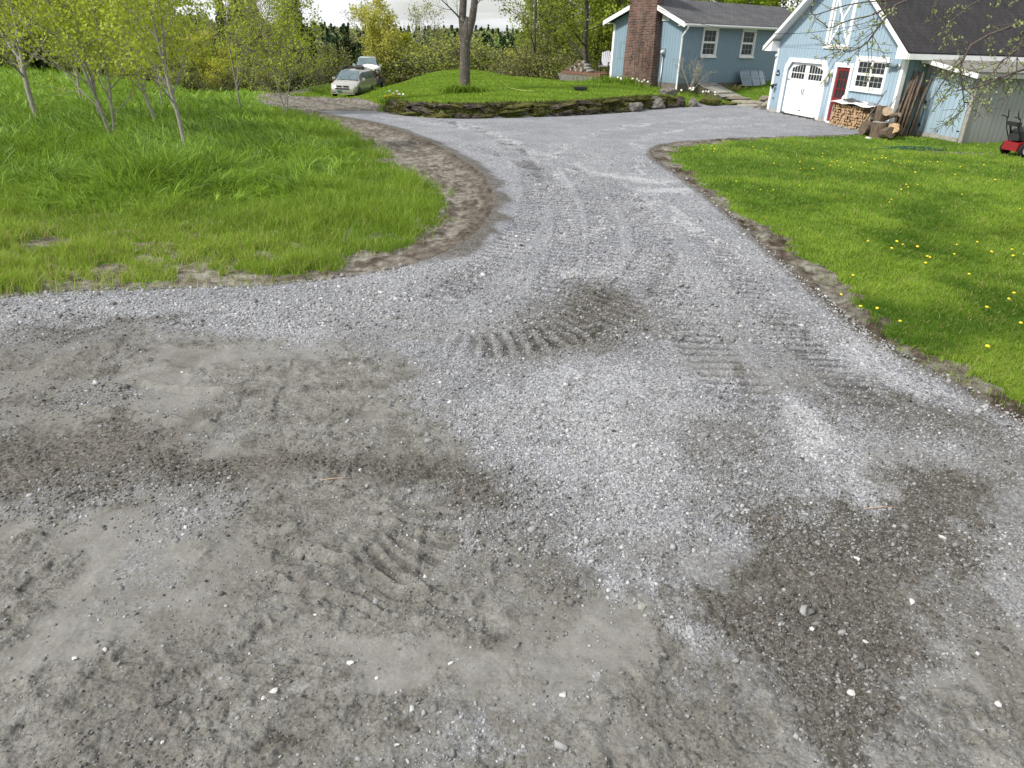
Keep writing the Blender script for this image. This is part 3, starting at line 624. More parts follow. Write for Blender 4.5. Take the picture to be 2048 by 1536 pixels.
    tone = -.05 + .65 * ss(.3, .68, n) + .40 * r.random(len(x)) + .5 * (n2 - .5) - .25 * ss(.56, .66, fbm(x, y, 1.6, 3, 187))
    P = blades(x, y, terrain(x, y) + .035 * (fbm(x, y, 1.1, 4, 141) - .5) - .004, h, w, r.uniform(.1, .9, len(x)), tone, r, 2)
    tag(link('lawn_grass', npmesh('lawn_grass', P[0], P[1], M_short, {'tone': P[2]}, True)), 'mown green grass on the lawn right of the driveway', 'grass', kind='stuff')
    d_ = r.random(len(x)) < .045; P = blades(x[d_], y[d_], terrain(x[d_], y[d_]), h[d_] * 1.1, w[d_], r.uniform(.3, 1.3, d_.sum()), r.random(d_.sum()) * .6, r, 2)
    tag(link('dry_lawn_grass', npmesh('dry_lawn_grass', P[0], P[1], M_dry, {'tone': P[2]}, True)), 'scattered dead straw coloured blades in the right lawn', 'grass', kind='stuff')
    # raised lawn behind the wall
    x, y = fan_sample(190000, 29.5, 67, lambda q: -17 + 0 * q, lambda q: 16 + 0 * q, r)
    k = (sdpoly(x, y, P_ISLAND) < .1) & (sdpoly(x, y, P_VISIBLE) < 1.2); x, y = x[k], y[k]
    n = fbm(x, y, .5, 4, 191); str_ = .5 + .5 * np.sin(y * 2.4 + x * 1.1)
    left = ss(-7, -11, x); h = .05 + .04 * n + .12 * left * n; w = .03 + .0012 * (y - 30) + 0 * y
    tone = .18 + .4 * n + .25 * str_ + .35 * r.random(len(x)) + .15 * left
    P = blades(x, y, terrain(x, y), h, w, r.uniform(.1, .9, len(x)), tone, r, 1)
    tag(link('raised_lawn_grass', npmesh('raised_lawn_grass', P[0], P[1], M_short, {'tone': P[2]}, True)), 'striped mown green grass on the raised lawn behind the stone wall', 'grass', kind='stuff')
build_grass()

# ------------------------------------------------------------------ building materials
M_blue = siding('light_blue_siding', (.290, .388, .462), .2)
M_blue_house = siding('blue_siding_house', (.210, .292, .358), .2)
M_blue_side = siding('shaded_side_siding', (.20, .27, .29), .2)  # siding blue darkened and greyed: the side wall's shade put into its colour
M_blue_door = siding('pale_blue_boards', (.315, .420, .492), .23, .7, .15)
M_grey_board = siding('weathered_grey_boards', (.285, .29, .275), .2, .85, .22, (.06, .06, .045))
M_white = stains('white_trim_paint', (.80, .80, .79)); M_white_clean = plain('white_door_enamel', (.82, .82, .80), .35, .5, .03)
M_muntin = plain('grey_muntin_paint', (.42, .43, .43), .6)
M_red = plain('red_door_paint', (.20, .016, .018), .45, .4, .15, 4)
M_iron = plain('black_iron', (.02, .02, .022), .5, .4); M_steel = plain('galvanised_steel', (.42, .45, .47), .4, .5, .12, 9, 0, .7)
M_concrete = plain('concrete', (.33, .32, .30), .9, .1, .25, 4, .3)
def glassmat(name, c=(.012, .015, .017)):
    t = NT(name, .15, .18); t.color(t.mix(t.noise(1.4, 3), c, tuple(x * 3 + .01 for x in c))); t.normal(t.bump(t.noise(2.5, 2), .05, .02)); return t.m
M_glass = glassmat('dark_window_glass')
def shingles(name, c, rot_axis='xy'):
    t = NT(name, .93, .12); o = t.obj()
    br = t.n('ShaderNodeTexBrick', {'Vector': o, 'Color1': (*[x * .72 for x in c], 1), 'Color2': (*[x * 1.3 for x in c], 1), 'Mortar': (*[x * .3 for x in c], 1), 'Scale': 1.0, 'Mortar Size': .012, 'Brick Width': .32, 'Row Height': .14, 'Bias': .1})
    g = t.noise(80, 3, .7); b = t.noise(.9, 5)
    cc = t.mix(.35, br.outputs[0], t.mix(g, (.03, .03, .03), tuple(x * 2.4 for x in c)))
    t.color(t.mix(t.ramp(b, [(.35, (0, 0, 0)), (.7, (1, 1, 1))]), cc, t.mix(1, cc, (1.35, 1.32, 1.25), 'MULTIPLY')))
    t.normal(t.bump(t.math('ADD', br.outputs['Fac'], t.math('MULTIPLY', g, .3)), -.6, .01)); return t.m
M_roof_dark = shingles('brown_black_shingles', (.028, .0265, .028)); M_roof_grey = shingles('grey_shingles', (.072, .073, .078))
def brickmat():
    t = NT('red_brick', .9, .12); o = t.obj(); sx = t.n('ShaderNodeSeparateXYZ', {'Vector': o})
    uv = t.n('ShaderNodeCombineXYZ', {0: t.math('ADD', sx.outputs[0], sx.outputs[1]), 1: sx.outputs[2]}).outputs[0]
    br = t.n('ShaderNodeTexBrick', {'Vector': uv, 'Color1': (.07, .036, .030, 1), 'Color2': (.215, .105, .08, 1), 'Mortar': (.22, .20, .18, 1), 'Scale': 1.0, 'Mortar Size': .011, 'Brick Width': .215, 'Row Height': .075, 'Bias': -.1})
    st = t.noise(1.1, 6, .65, t.scale(o, (1.5, 1.5, .5)))
    c = t.mix(t.ramp(st, [(.42, (0, 0, 0)), (.66, (1, 1, 1))]), br.outputs[0], t.mix(1, br.outputs[0], (.55, .52, .50), 'MULTIPLY'))
    wh = t.noise(2.2, 6, .7, t.scale(o, (1, 1, .35)))
    t.color(t.mix(t.math('MULTIPLY', t.ramp(wh, [(.60, (0, 0, 0)), (.75, (1, 1, 1))]), .4), c, (.36, .32, .29)))
    t.normal(t.bump(t.math('ADD', t.math('MULTIPLY', br.outputs['Fac'], -1), t.math('MULTIPLY', t.noise(30), .4)), .7, .012)); return t.m
M_brick = brickmat()
def weathered(name, c1, c2, ax=(1, 1, 1)):
    t = NT(name, .9, .1); f = t.noise(7, 7, .7, t.scale(t.obj(), ax)); t.color(t.ramp(f, [(.3, c1), (.7, c2)])); t.normal(t.bump(f, .5, .01)); return t.m
M_oldwood = weathered('weathered_wood', (.17, .155, .13), (.42, .41, .37), (1, 5, 1)); M_deckwood = weathered('red_brown_deck_wood', (.10, .055, .04), (.24, .14, .10))
M_bark = bark('brown_bark', (.045, .032, .024), (.20, .155, .115)); M_cutwood = weathered('split_wood_face', (.22, .135, .07), (.58, .41, .25), (3, 3, 3))
M_palewood = weathered('pale_cut_wood', (.22, .16, .105), (.46, .37, .26), (3, 3, 3))
M_tarp = plain('grey_tarp', (.20, .21, .22), .5, .4, .3, 8, .3)

def strips(mb, x0, x1, top, holes, y0, y1, zb_=0.0, brk=()):
    """wall between x0 and x1 under the line top(x), leaving the rectangular holes open"""
    xs = sorted(set([x0, x1] + [h[0] for h in holes] + [h[1] for h in holes] + list(brk)))
    for a, b in zip(xs[:-1], xs[1:]):
        cut = sorted([(h[2], h[3]) for h in holes if h[0] <= a + 1e-6 and h[1] >= b - 1e-6]); z = zb_
        for c, d in cut + [(None, None)]:
            if c is None: mb.prism([(a, z), (b, z), (b, top(b)), (a, top(a))], 1, y0, y1)
            else:
                if c > z + 1e-4: mb.box(a, b, y0, y1, z, c)
                z = d
def slab(mb, a, b, c, d, th):
    """roof slab from four corners (Vectors, ccw from above), thickness th downwards"""
    a, b, c, d = map(Vector, (a, b, c, d)); n = (b - a).cross(d - a).normalized() * -th
    mb.add([a, b, c, d, a + n, b + n, c + n, d + n], [(0, 1, 2, 3), (7, 6, 5, 4), (0, 4, 5, 1), (1, 5, 6, 2), (2, 6, 7, 3), (3, 7, 4, 0)])

def window(parent, x0, x1, z0, z1, y, units=1, cols=3, rows=2, tw=.11, M=None, glass=M_glass, sillw=.05):
    """trimmed window on a wall whose outer face is at y (outside is -y); z0..z1, x0..x1 outer edges of the trim"""
    f = MB()
    def bx(m, *a): m.box(*a, M=M)
    bx(f, x0, x0 + tw, y - .035, y, z0, z1); bx(f, x1 - tw, x1, y - .035, y, z0, z1)
    bx(f, x0 + tw, x1 - tw, y - .035, y, z1 - tw, z1); bx(f, x0 + tw, x1 - tw, y - .035, y, z0, z0 + tw * .8)
    win = f.build('window', M_white, parent)
    s = MB(); bx(s, x0 - .04, x1 + .04, y - .07 - sillw * .3, y - .0352, z0 - .045, z0 + .02); s.build('sill', M_white, win)
    if M is None: bb = MB(); bb.box(x0 - .03, x1 + .03, y - .05, y - .0352, z1, z1 + .035); bb.build('head_trim', M_white, win)
    ix0, ix1, iz0, iz1 = x0 + tw, x1 - tw, z0 + tw * .8, z1 - tw
    g = MB(); bx(g, ix0, ix1, y + .03, y + .04, iz0, iz1); g.build('pane', glass, win)
    sh = MB(); uw = (ix1 - ix0) / units; zm = (iz0 + iz1) / 2
    for u in range(units):
        a, b = ix0 + u * uw, ix0 + (u + 1) * uw
        for q, (c, d) in enumerate(((iz0, zm), (zm, iz1))):
            yy = y - .002 if q else y + .012
            for e in ((a, a + .045, c, d), (b - .045, b, c, d), (a + .045, b - .045, c, c + .045), (a + .045, b - .045, d - .045, d)):
                bx(sh, e[0], e[1], yy, y + .03, e[2], e[3])
    sh.build('sash', M_white_clean, win)
    mu = MB(); mw = .007
    for u in range(units):
        a, b = ix0 + u * uw + .045, ix0 + (u + 1) * uw - .045
        for c, d in ((iz0 + .045, zm - .045), (zm + .045, iz1 - .045)):
            for k in range(1, cols): xx = a + (b - a) * k / cols; bx(mu, xx - mw, xx + mw, y + .018, y + .0295, c, d)
            for k in range(1, rows): zz = c + (d - c) * k / rows; bx(mu, a, b, y + .020, y + .0292, zz - mw, zz + mw)
    mu.build('muntins', M_muntin, win)
    return win

# ------------------------------------------------------------------ garage (local frame: x along the front to the right, y into the building)
GW, GH, GD = 7.97, 2.62, 8.2
GAR = empty('garage', (11.42, 35.70, -.10), R(-74.85), 'light blue gabled garage with a white garage door, red side door and dark shingled roof', 'garage')
APX, SL = 3.98, .735
def gtop(x): return GH + .30 + (min(x, 2 * APX - x)) * SL - .0
def garage():
    DX0, DX1, DT = 1.005, 3.61, 2.13
    holes = [(DX0, DX1, .0, DT), (4.37, 5.17, 0, 2.06), (5.53, 7.09, 1.40, 2.37), (3.40, 4.60, 2.86, 4.62)]
    w = MB(); strips(w, 0, GW, gtop, holes, 0, .12, .0, (APX,))
    for x_, s_ in ((DX0, 1), (DX1, -1)): w.prism([(x_, 1.82), (x_ + s_ * .29, DT), (x_, DT)], 1, .001, .119)
    wall = w.build('wall', M_blue, GAR)
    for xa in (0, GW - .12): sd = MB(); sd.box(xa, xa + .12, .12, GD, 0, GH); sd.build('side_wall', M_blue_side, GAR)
    bk = MB(); strips(bk, 0, GW, gtop, [], GD, GD + .1, 0, (APX,)); bk.build('rear_wall', M_blue, GAR)
    fn = MB(); fn.box(-.02, .98, -.012, .1, -.5, .1); fn.box(3.64, 4.25, -.012, .1, -.5, .1); fn.box(5.32, GW + .02, -.012, .1, -.5, .1); fn.box(0, GW, .12, GD, -.5, -.001); fn.build('foundation', M_concrete, GAR)
    fl = MB(); fl.box(.12, GW - .12, .12, GD, 0, .02); fl.build('floor', M_concrete, GAR)
    for xa, xb in ((.12, 3.2), (4.8, GW - .12)): bd = MB(); bd.box(xa, xb, -.004, -.0005, 2.66, 2.672); bd.build('joint_flashing', M_blue_house, GAR)
    tr = MB(); tr.prism([(-.05, -.03), (.11, -.03), (.11, -.0005), (-.0005, -.0005), (-.0005, .14), (-.05, .14)], 2, .04, GH); tr.build('corner_board', M_white, GAR)
    tr = MB(); tr.prism([(GW - .11, -.03), (GW + .03, -.03), (GW + .03, .14), (GW + .0005, .14), (GW + .0005, -.0005), (GW - .11, -.0005)], 2, .04, GH); tr.build('corner_board', M_white, GAR)
    # roof: two slabs, overhanging .42 in front
    OV, e0 = .42, -.56; ze = GH - .02; zr = ze + (APX - e0) * SL; r = MB()
    slab(r, (e0, -OV, ze + .12), (APX, -OV, zr + .12), (APX, GD + .3, zr + .12), (e0, GD + .3, ze + .12), .05)
    slab(r, (APX, -OV, zr + .12), (2 * APX - e0, -OV, ze + .12), (2 * APX - e0, GD + .3, ze + .12), (APX, GD + .3, zr + .12), .05)
    r.build('roof', M_roof_dark, GAR)
    dk = MB(); x9 = 2 * APX - e0 - .02
    slab(dk, (e0 + .02, -OV + .03, ze + .065), (APX, -OV + .03, zr + .048), (APX, GD + .28, zr + .048), (e0 + .02, GD + .28, ze + .065), .045)
    slab(dk, (APX, -OV + .03, zr + .048), (x9, -OV + .03, ze + .065), (x9, GD + .28, ze + .065), (APX, GD + .28, zr + .048), .045); dk.build('soffit', M_white, GAR)
    rk = MB(); h = .20
    rk.prism([(e0, ze - .11), (APX, zr - .13), (APX, zr + .066), (e0, ze + .066)], 1, -OV - .03, -OV + .028)
    rk.prism([(APX, zr - .13), (2 * APX - e0, ze - .11), (2 * APX - e0, ze + .066), (APX, zr + .066)], 1, -OV - .03, -OV + .028); rk.build('rake_board', M_white, GAR)
    rt = MB()  # boxed eave returns
    rt.prism([(e0, ze - .11), (e0 + .62, ze - .11), (e0 + .62, ze + .30)], 1, -OV + .029, -.001); a = 2 * APX - e0; rt.build('eave_return', M_white, GAR); rt = MB()
    rt.prism([(a - .64, ze - .11), (a, ze - .11), (a - .64, ze + .30)], 1, -OV + .029, -.001); rt.build('eave_return', M_white, GAR)
    fs = MB(); fs.box(a - .001, a + .025, -OV + .03, GD + .28, ze - .11, ze + .064); fs.build('fascia', M_white, GAR); fs = MB(); fs.box(e0 - .025, e0 + .001, -OV + .03, GD + .28, ze - .11, ze + .064); fs.build('fascia', M_white, GAR); fs = MB(); fs.box(7.98, a - .002, .0, GD + .2, ze - .10, ze - .075); fs.build('eave_soffit', M_white, GAR)
    # garage door with arched lights
    d = MB(); y = .085
    d.box(DX0, DX1, y, y + .04, .015, DT)
    door = d.build('garage_door', M_white_clean, GAR)
    rs = MB(); yy = y - .014
    for (x0, x1) in ((DX0 + .06, 2.27), (2.345, DX1 - .06)):
        pass
    for z in (.03, .72, 1.36): rs.box(DX0 + .03, DX1 - .03, yy, y - .0005, z, z + .05)
    rs.box(DX0 + .03, DX1 - .03, yy, y - .0005, .66, .70); rs.box(DX0 + .03, DX1 - .03, yy, y - .0005, 1.29, 1.335)
    for x_ in (DX0 + .03, 2.20, 2.345, DX1 - .11): rs.box(x_, x_ + .08, yy - .001, y - .0006, .0805, 1.285)
    for (xa, xb) in ((DX0 + .14, 2.19), (2.43, DX1 - .14)):     # crossed rails of the carriage style panels
        rs.beam((xa, y - .006, .10), (xb, y - .006, .64), .012, .07, (0, 0, 1)); rs.beam((xa, y - .006, 1.27), (xb, y - .006, .78), .012, .07)
    rs.build('rails', M_white_clean, door)
    for side in (0, 1):
        lt = MB(); fr = MB(); x0, x1 = (DX0 + .22, 2.17) if side == 0 else (2.46, DX1 - .22); n = 5; wv = (x1 - x0) / n
        for k in range(n):
            xa, xb = x0 + k * wv + .018, x0 + (k + 1) * wv - .018
            def arch(x):
                t_ = (x - (DX0 + DX1) / 2) / ((DX1 - DX0) / 2 - .12); return 1.70 + .33 * math.sqrt(max(0, 1 - t_ * t_ * .93))
            zt0, zt1 = arch(xa), arch(xb)
            lt.box(xa, xb, y - .010, y - .0015, 1.47, 1.685)
            lt.prism([(xa, 1.725), (xb, 1.725), (xb, max(zt1, 1.74)), (xa, max(zt0, 1.74))], 1, y - .010, y - .0015)
        lt.build('lights', M_glass, door)
    for x_, z_ in ((DX0 + .02, 1.385), (DX0 + .02, .03), (DX1 - .24, 1.385), (DX1 - .24, .03)):
        hg = MB(); hg.prism([(x_, z_), (x_ + .22, z_ + .012), (x_ + .22, z_ + .028), (x_, z_ + .04)] if x_ < 2 else [(x_, z_ + .012), (x_ + .22, z_), (x_ + .22, z_ + .04), (x_, z_ + .028)], 1, y - .024, y - .0142); hg.build('strap_hinge', M_iron, door)
    for s_ in (-1, 1):
        hd = MB(); cx = 2.307 + s_ * .065
        hd.tube([(cx + s_ * .02, y - .02, .82), (cx, y - .05, .88), (cx - s_ * .012, y - .05, .96), (cx, y - .05, 1.04), (cx + s_ * .02, y - .02, 1.10)], .011, 6); hd.build('handle', M_iron, door)
    lf = MB(); lf.box(2.22, 2.37, y - .03, y - .0145, .21, .235); lf.build('lift_handle', M_iron, door)
    bs = MB(); bs.box(DX0 + .01, DX1 - .01, y - .02, y + .05, -.012, .0145); bs.build('bottom_seal', M_iron, door)
    t = MB(); o_ = .30   # trim around the chamfered opening
    pts_o = [(.705, 0), (.705, 1.92), (1.04, 2.27), (3.56, 2.27), (3.86, 1.94), (3.86, 0)]; pts_i = [(DX0 - .07, 0), (DX0 - .07, 1.80), (1.26, 2.11), (3.35, 2.11), (DX1 + .05, 1.80), (DX1 + .05, 0)]
    pts_o[0] = (.78, .0); pts_o[1] = (.78, 1.92); pts_i[0] = (DX0, 0); pts_i[1] = (DX0, 1.815); pts_i[4] = (DX1, 1.815); pts_i[5] = (DX1, 0); pts_o[4] = (3.82, 1.94); pts_o[5] = (3.82, 0)
    for k in range(5): t.prism([pts_o[k], pts_i[k], pts_i[k + 1], pts_o[k + 1]], 1, -.03, -.0006)
    t.build('door_surround', M_white, door)
    # red door
    rd = MB(); rd.box(4.37, 5.17, .05, .09, .03, 2.06); red = rd.build('door', M_red, GAR); red['label'] = 'red entry door with fifteen lights'
    f = MB()
    for e in ((4.37, 4.48, .03, 2.06), (5.06, 5.17, .03, 2.06), (4.48, 5.06, 1.94, 2.06), (4.48, 5.06, .03, .26), (4.48, 5.06, .80, .93)): f.box(e[0], e[1], .025, .0495, e[2], e[3])
    f.build('stiles', M_red, red)
    g = MB(); g.box(4.48, 5.06, .040, .0494, .93, 1.94); g.build('pane', M_glass, red)
    mu = MB()
    for k in range(1, 3): xx = 4.48 + .58 * k / 3; mu.box(xx - .012, xx + .012, .030, .0398, .93, 1.94)
    for k in range(1, 3): zz = .93 + 1.01 * k / 3; mu.box(4.48, 5.06, .031, .0396, zz - .012, zz + .012)
    mu.build('muntins', M_red, red)
    kn = MB(); kn.lathe([(0, -.035), (.022, -.03), (.025, -.015), (.012, 0), (.03, .024)], (5.10, 0, .98), 'y', 10); kn.build('knob', M_steel, red)
    tr = MB(); tr.box(4.23, 4.37, -.03, -.0005, 0, 2.06); tr.box(5.17, 5.31, -.03, -.0005, 0, 2.06); tr.box(4.20, 5.34, -.036, -.0005, 2.06, 2.22); tr.box(4.36, 5.18, -.05, .05, -.03, .029); tr.build('door_frame', M_white, red)
    window(GAR, 5.41, 7.21, 1.31, 2.47, 0, 2, 3, 2, .12)
    # loft door with crossed braces, above
    y = .05; d = MB(); d.box(3.40, 4.60, y, y + .04, 2.86, 4.62); ld = d.build('loft_door', M_blue, GAR)
    t = MB(); t.box(3.256, 3.40, -.03, -.0005, 2.733, 4.75); t.box(4.60, 4.745, -.03, -.0005, 2.733, 4.75); t.box(3.40, 4.60, -.03, -.0005, 2.733, 2.86); t.box(3.40, 4.60, -.03, -.0005, 4.62, 4.75); t.box(3.22, 4.78, -.055, -.0305, 2.70, 2.75)
    for e in ((3.40, 3.50, 2.86, 4.62), (4.50, 4.60, 2.86, 4.62), (3.50, 4.50, 4.53, 4.62)): t.box(e[0], e[1], y - .02, y - .0005, e[2], e[3])
    t.beam((3.46, y - .011, 2.90), (4.54, y - .011, 4.58), .018, .10); t.beam((4.54, y - .013, 2.90), (3.46, y - .013, 4.58), .018, .10)
    t.build('braces', M_white, ld)
garage()
GM = Matrix.Translation((11.42, 35.70, -.10)) @ Matrix.Rotation(R(-74.85), 4, 'Z')
def gl(name, label, cat, x, y, z, group=None, turn=0): return empty(name, GM @ Vector((x, y, z)), R(-74.85 + turn), label, cat, group)
# ---- things fixed to or standing before the garage
def lantern(parent_z, x, label):
    t = gl('wall_lantern', label, 'lamp', x, -.001, parent_z)
    m = MB(); m.lathe([(.055, 0), (.055, -.02), (.02, -.03)], (0, 0, 0), 'y', 12); m.tube([(0, -.02, 0), (0, -.10, .03), (0, -.16, .0)], .012, 6); m.build('bracket', M_iron, t)
    m = MB(); m.lathe([(.02, .05), (.10, .0), (.085, -.03), (.03, -.16), (0, -.17)], (0, -.17, -.02), 'z', 12); m.build('lamp_shade', M_iron, t)
lantern(1.12, .33, 'small dark lantern on the blue siding left of the garage door')
t = gl('house_sign', 'dark arched plaque with pale numerals above the lantern left of the garage door', 'sign', .32, -.001, 1.50)
m = MB(); m.prism([(-.14, 0), (.14, 0), (.14, .12), (.09, .17), (.05, .24), (-.05, .24), (-.09, .17), (-.14, .12)], 1, -.02, 0); m.build('plaque', plain('dark_blue_paint', (.03, .05, .09), .4), t)
m = MB()
for i in range(3): m.box(-.085 + i * .06, -.05 + i * .06, -.026, -.0205, .07, .12)
m.build('numerals', M_white, t)
t = gl('outdoor_tap', 'small dark tap low on the siding at the left garage corner', 'tap', .34, -.001, .55)
m = MB(); m.tube([(0, 0, 0), (0, -.07, 0), (0, -.09, -.05)], .015, 6); m.lathe([(.04, 0), (.04, .012)], (0, -.05, .03), 'z', 8); m.build('spout', M_iron, t)
t = gl('eave_floodlight', 'small white floodlight under the left eave of the garage', 'lamp', .06, -.031, 2.36)
m = MB(); m.lathe([(0, -.05), (.05, -.05), (.06, -.02), (.03, .03)], (-.03, -.03, -.05), 'y', 10); m.build('lamp_head', M_white, t)
t = gl('motion_light', 'white motion light with a rag hanging from it between the garage door and red door', 'lamp', 3.99, -.001, 1.86)
m = MB(); m.lathe([(.02, .0), (.045, .10), (.085, .20), (.09, .24), (0, .25)], (0, -.10, 0), 'x', 12); m.build('lamp_head', M_white, t)
m = MB(); m.lathe([(.05, 0), (.05, -.03), (.018, -.04), (.018, -.10)], (.05, 0, 0), 'y', 10); m.build('bracket', M_steel, t)
t = gl('hanging_rag', 'crumpled pale cloth hanging below the motion light with a long white cord', 'cloth', 3.93, -.05, 1.80)
m = MB()
for k in range(9):
    a = random.uniform(-.09, .1); m.tube([(a * .4, random.uniform(-.04, 0), .0), (a, -.03, -.16 - .1 * random.random()), (a * 1.2, -.02, -.35 - .22 * random.random())], [.03, .034, .008], 5)
m.build('cloth', plain('pale_cloth', (.55, .54, .50), .9, .1, .25, 12), t)
m = MB(); m.tube([(.10, .03, -.5), (.11, .03, -1.1), (.10, .03, -1.72)], .008, 5); m.build('cord', M_white, t)
t = gl('wall_spotlight', 'grey cylindrical wall light on an arm right of the garage window', 'lamp', 7.73, -.001, 2.24)
m = MB(); m.lathe([(.09, 0), (.09, -.04), (0, -.05)], (0, 0, 0), 'y', 14); m.build('back_plate', M_steel, t)
m = MB(); m.lathe([(0, .05), (.065, .04), (.065, -.30), (0, -.30)], (-.02, -.13, .02), 'x', 14); m.tube([(0, -.03, 0), (-.02, -.13, .02)], .02, 6); m.build('lamp_body', plain('grey_green_enamel', (.16, .21, .22), .4), t)
m = MB(); m.box(-.44, -.32, -.20, -.06, -.05, .09); m.build('lamp_head', M_iron, t)
m = MB(); m.lathe([(0, 0), (.035, .004)], (-.445, -.13, .02), 'x', 10); m.build('lens', plain('clear_lens', (.7, .75, .78), .1, .8), t)

# firewood rack, its cover and every split log
RX0, RX1, RY0, RY1, RZ = 5.28, 7.42, -.52, -.14, .80
rack = gl('firewood_rack', 'low rack with a warped metal cover before the window, filled with split firewood', 'rack', 0, 0, 0)
m = MB()
for x_ in (RX0 - .05, RX1 + .02):
    for y_ in (RY0 + .03, RY1 - .03): m = MB(); m.box(x_, x_ + .05, y_ - .025, y_ + .025, -.06, RZ); m.build('post', M_oldwood, rack)
for ya in (RY0 + .02, RY1 - .08): m = MB(); m.box(RX0 - .05, RX1 + .07, ya, ya + .06, -.03, .02); m.build('runner', M_oldwood, rack)
m = MB(); n = 12
for j in (0, 1):
    for i in range(n + 1): m.v.append((RX0 - .12 + (RX1 - RX0 + .3) * i / n, RY0 - .16 if j == 0 else RY1 + .1, RZ + .075 + .03 * math.sin(i * 1.1 + j) - .05 * abs(i / n - .5) + (.05 if j else 0)))
for i in range(n): m.f.append((i, i + 1, n + 2 + i, n + 1 + i)); m.sm.append(False)
b = len(m.v); m.v += [(x, y, z - .02) for x, y, z in m.v[:b]]; m.f += [tuple(b + q for q in f[::-1]) for f in m.f[:n]]; m.sm += [False] * n
for i in range(n): m.f.append((i, i + b, i + 1 + b, i + 1)); m.sm.append(False)
m.build('cover_sheet', M_white, rack)
logv = []
for k in range(6):
    r_ = random.Random(k); c = MB(); n = r_.choice((3, 3, 4, 5)); R_ = .062
    pts = [(R_ * r_.uniform(.75, 1.2) * math.cos(6.283 * i / n + r_.uniform(-.3, .3)), R_ * r_.uniform(.75, 1.2) * math.sin(6.283 * i / n + r_.uniform(-.3, .3))) for i in range(n)]
    c.prism(pts, 1, -.19, .19); side = c.mesh('firewood_log', M_bark); side.materials.append(M_cutwood)
    for p in side.polygons[:2]: p.material_index = 1
    for p in side.polygons[2:]: p.material_index = 1 if p.index % 3 else 0
    logv.append(side)
i = 0; zz = .045; row = 0
while zz < RZ - .04:
    xx = RX0 + .06 + (row % 2) * .055
    while xx < RX1 - .03:
        if not (zz > .62 and xx > RX1 - .35):
            o = bpy.data.objects.new('firewood_log', logv[i % 6]); col.objects.link(o)
            o.matrix_world = GM @ Matrix.Translation((xx + random.uniform(-.01, .01), -.33 + random.uniform(-.04, .05), zz)) @ Matrix.Rotation(random.uniform(0, 6.28), 4, 'Y')
            tag(o, 'split log with a pale orange cut end in the firewood rack by the red door', 'firewood', 'split logs stacked in the firewood rack')
        xx += random.uniform(.10, .125); i += 1
    zz += .098; row += 1
t = gl('dark_sheet', 'dark rumpled plastic sheet lying on the firewood rack cover', 'sheet', 5.6, -.3, RZ + .10)
m = MB(); m.tube([(0, .1, .03), (.35, .05, .06), (.7, -.02, .03), (1.05, .02, .01)], [.05, .08, .06, .03], 7); m.tube([(.05, -.1, .05), (.5, -.1, .03), (.9, -.02, .05)], [.03, .05, .03], 6); m.build('sheet', plain('dark_plastic', (.05, .05, .05), .4, .5, .4, 9), t)
t = gl('bagged_bundle', 'grey bag lying at the right end of the firewood rack cover', 'bag', 7.15, -.28, RZ + .06)
rock_mb(77, .26, .2, .13).build('bag', M_tarp, t)
t = gl('plastic_jug', 'small white jug standing on the left end of the firewood rack', 'jug', 5.5, -.3, RZ + .10)
m = MB(); m.lathe([(0, 0), (.06, 0), (.065, .12), (.02, .17), (.02, .2), (0, .2)], n=10); m.build('jug_body', M_white_clean, t)
# stump, rounds and rods at the corner
def logobj(name, label, cat, p, rad, L, rot, mat_end=M_palewood, group=None):
    r_ = random.Random(hash(label) % 999); n = 14; m = MB(); rr = [rad * r_.uniform(.88, 1.12) for _ in range(n)]
    prof = [[(q * sc * math.cos(6.283 * k / n), q * sc * math.sin(6.283 * k / n), z) for k, q in enumerate(rr)] for z, sc in ((0, 1.06), (L * .3, .97), (L * .7, 1.0), (L, .95))]
    m.add([v for ring in prof for v in ring], [(i_ * n + k, i_ * n + (k + 1) % n, (i_ + 1) * n + (k + 1) % n, (i_ + 1) * n + k) for i_ in range(3) for k in range(n)], True)
    o = empty(name, GM @ Vector(p), 0, label, cat, group); o.rotation_euler = (Matrix.Rotation(R(-74.85), 4, 'Z') @ rot.to_4x4()).to_euler()
    m.build('bark', M_bark, o)
    for q_, rv in ((prof[3], 1), (prof[0], -1)): e = MB(); e.add(q_, [tuple(range(n))[::rv]]); e.build('cut_end', mat_end, o)
    return o
Rx_ = lambda a: Matrix.Rotation(R(a), 3, 'X'); Ry_ = lambda a: Matrix.Rotation(R(a), 3, 'Y')
logobj('chopping_stump', 'short thick barked stump standing in front of the log pile on the grass', 'stump', (8.95, -1.2, -.08), .27, .58, Rx_(2), M_oldwood)
logobj('tall_stump', 'tall narrow grey barked stump behind the chopping stump', 'stump', (8.2, -.72, -.05), .19, 1.02, Rx_(-2), M_oldwood)
logobj('log_round', 'fat log round lying tilted on top of the stump', 'log', (8.80, -1.05, .66), .19, .36, Ry_(52) @ Rx_(20))
logobj('log_round', 'log lying with its orange cut end facing the lawn', 'log', (9.25, -.75, .24), .19, .55, Rx_(72) @ Ry_(35), M_cutwood)
logobj('log_round', 'dark log lying in the shade left of the stump', 'log', (8.40, -1.0, .16), .24, .46, Rx_(82), M_bark)
logobj('log_round', 'dark log lying on the grass right of the stump', 'log', (9.15, -1.2, .14), .19, .45, Ry_(80) @ Rx_(8), M_bark)
o = logobj('wood_slab', 'pale curved slab of split wood resting on top of the log pile', 'wood', (9.05, -1.05, .70), .07, .5, Ry_(78), M_palewood)
rock_mb(31, .12, .10, .08).build('marker_stone', M_white_stone, None, GM @ Vector((9.15, -1.75, -.02)))
tag(bpy.data.objects['marker_stone'], 'pale stone lying on the grass at the foot of the stump', 'stone')
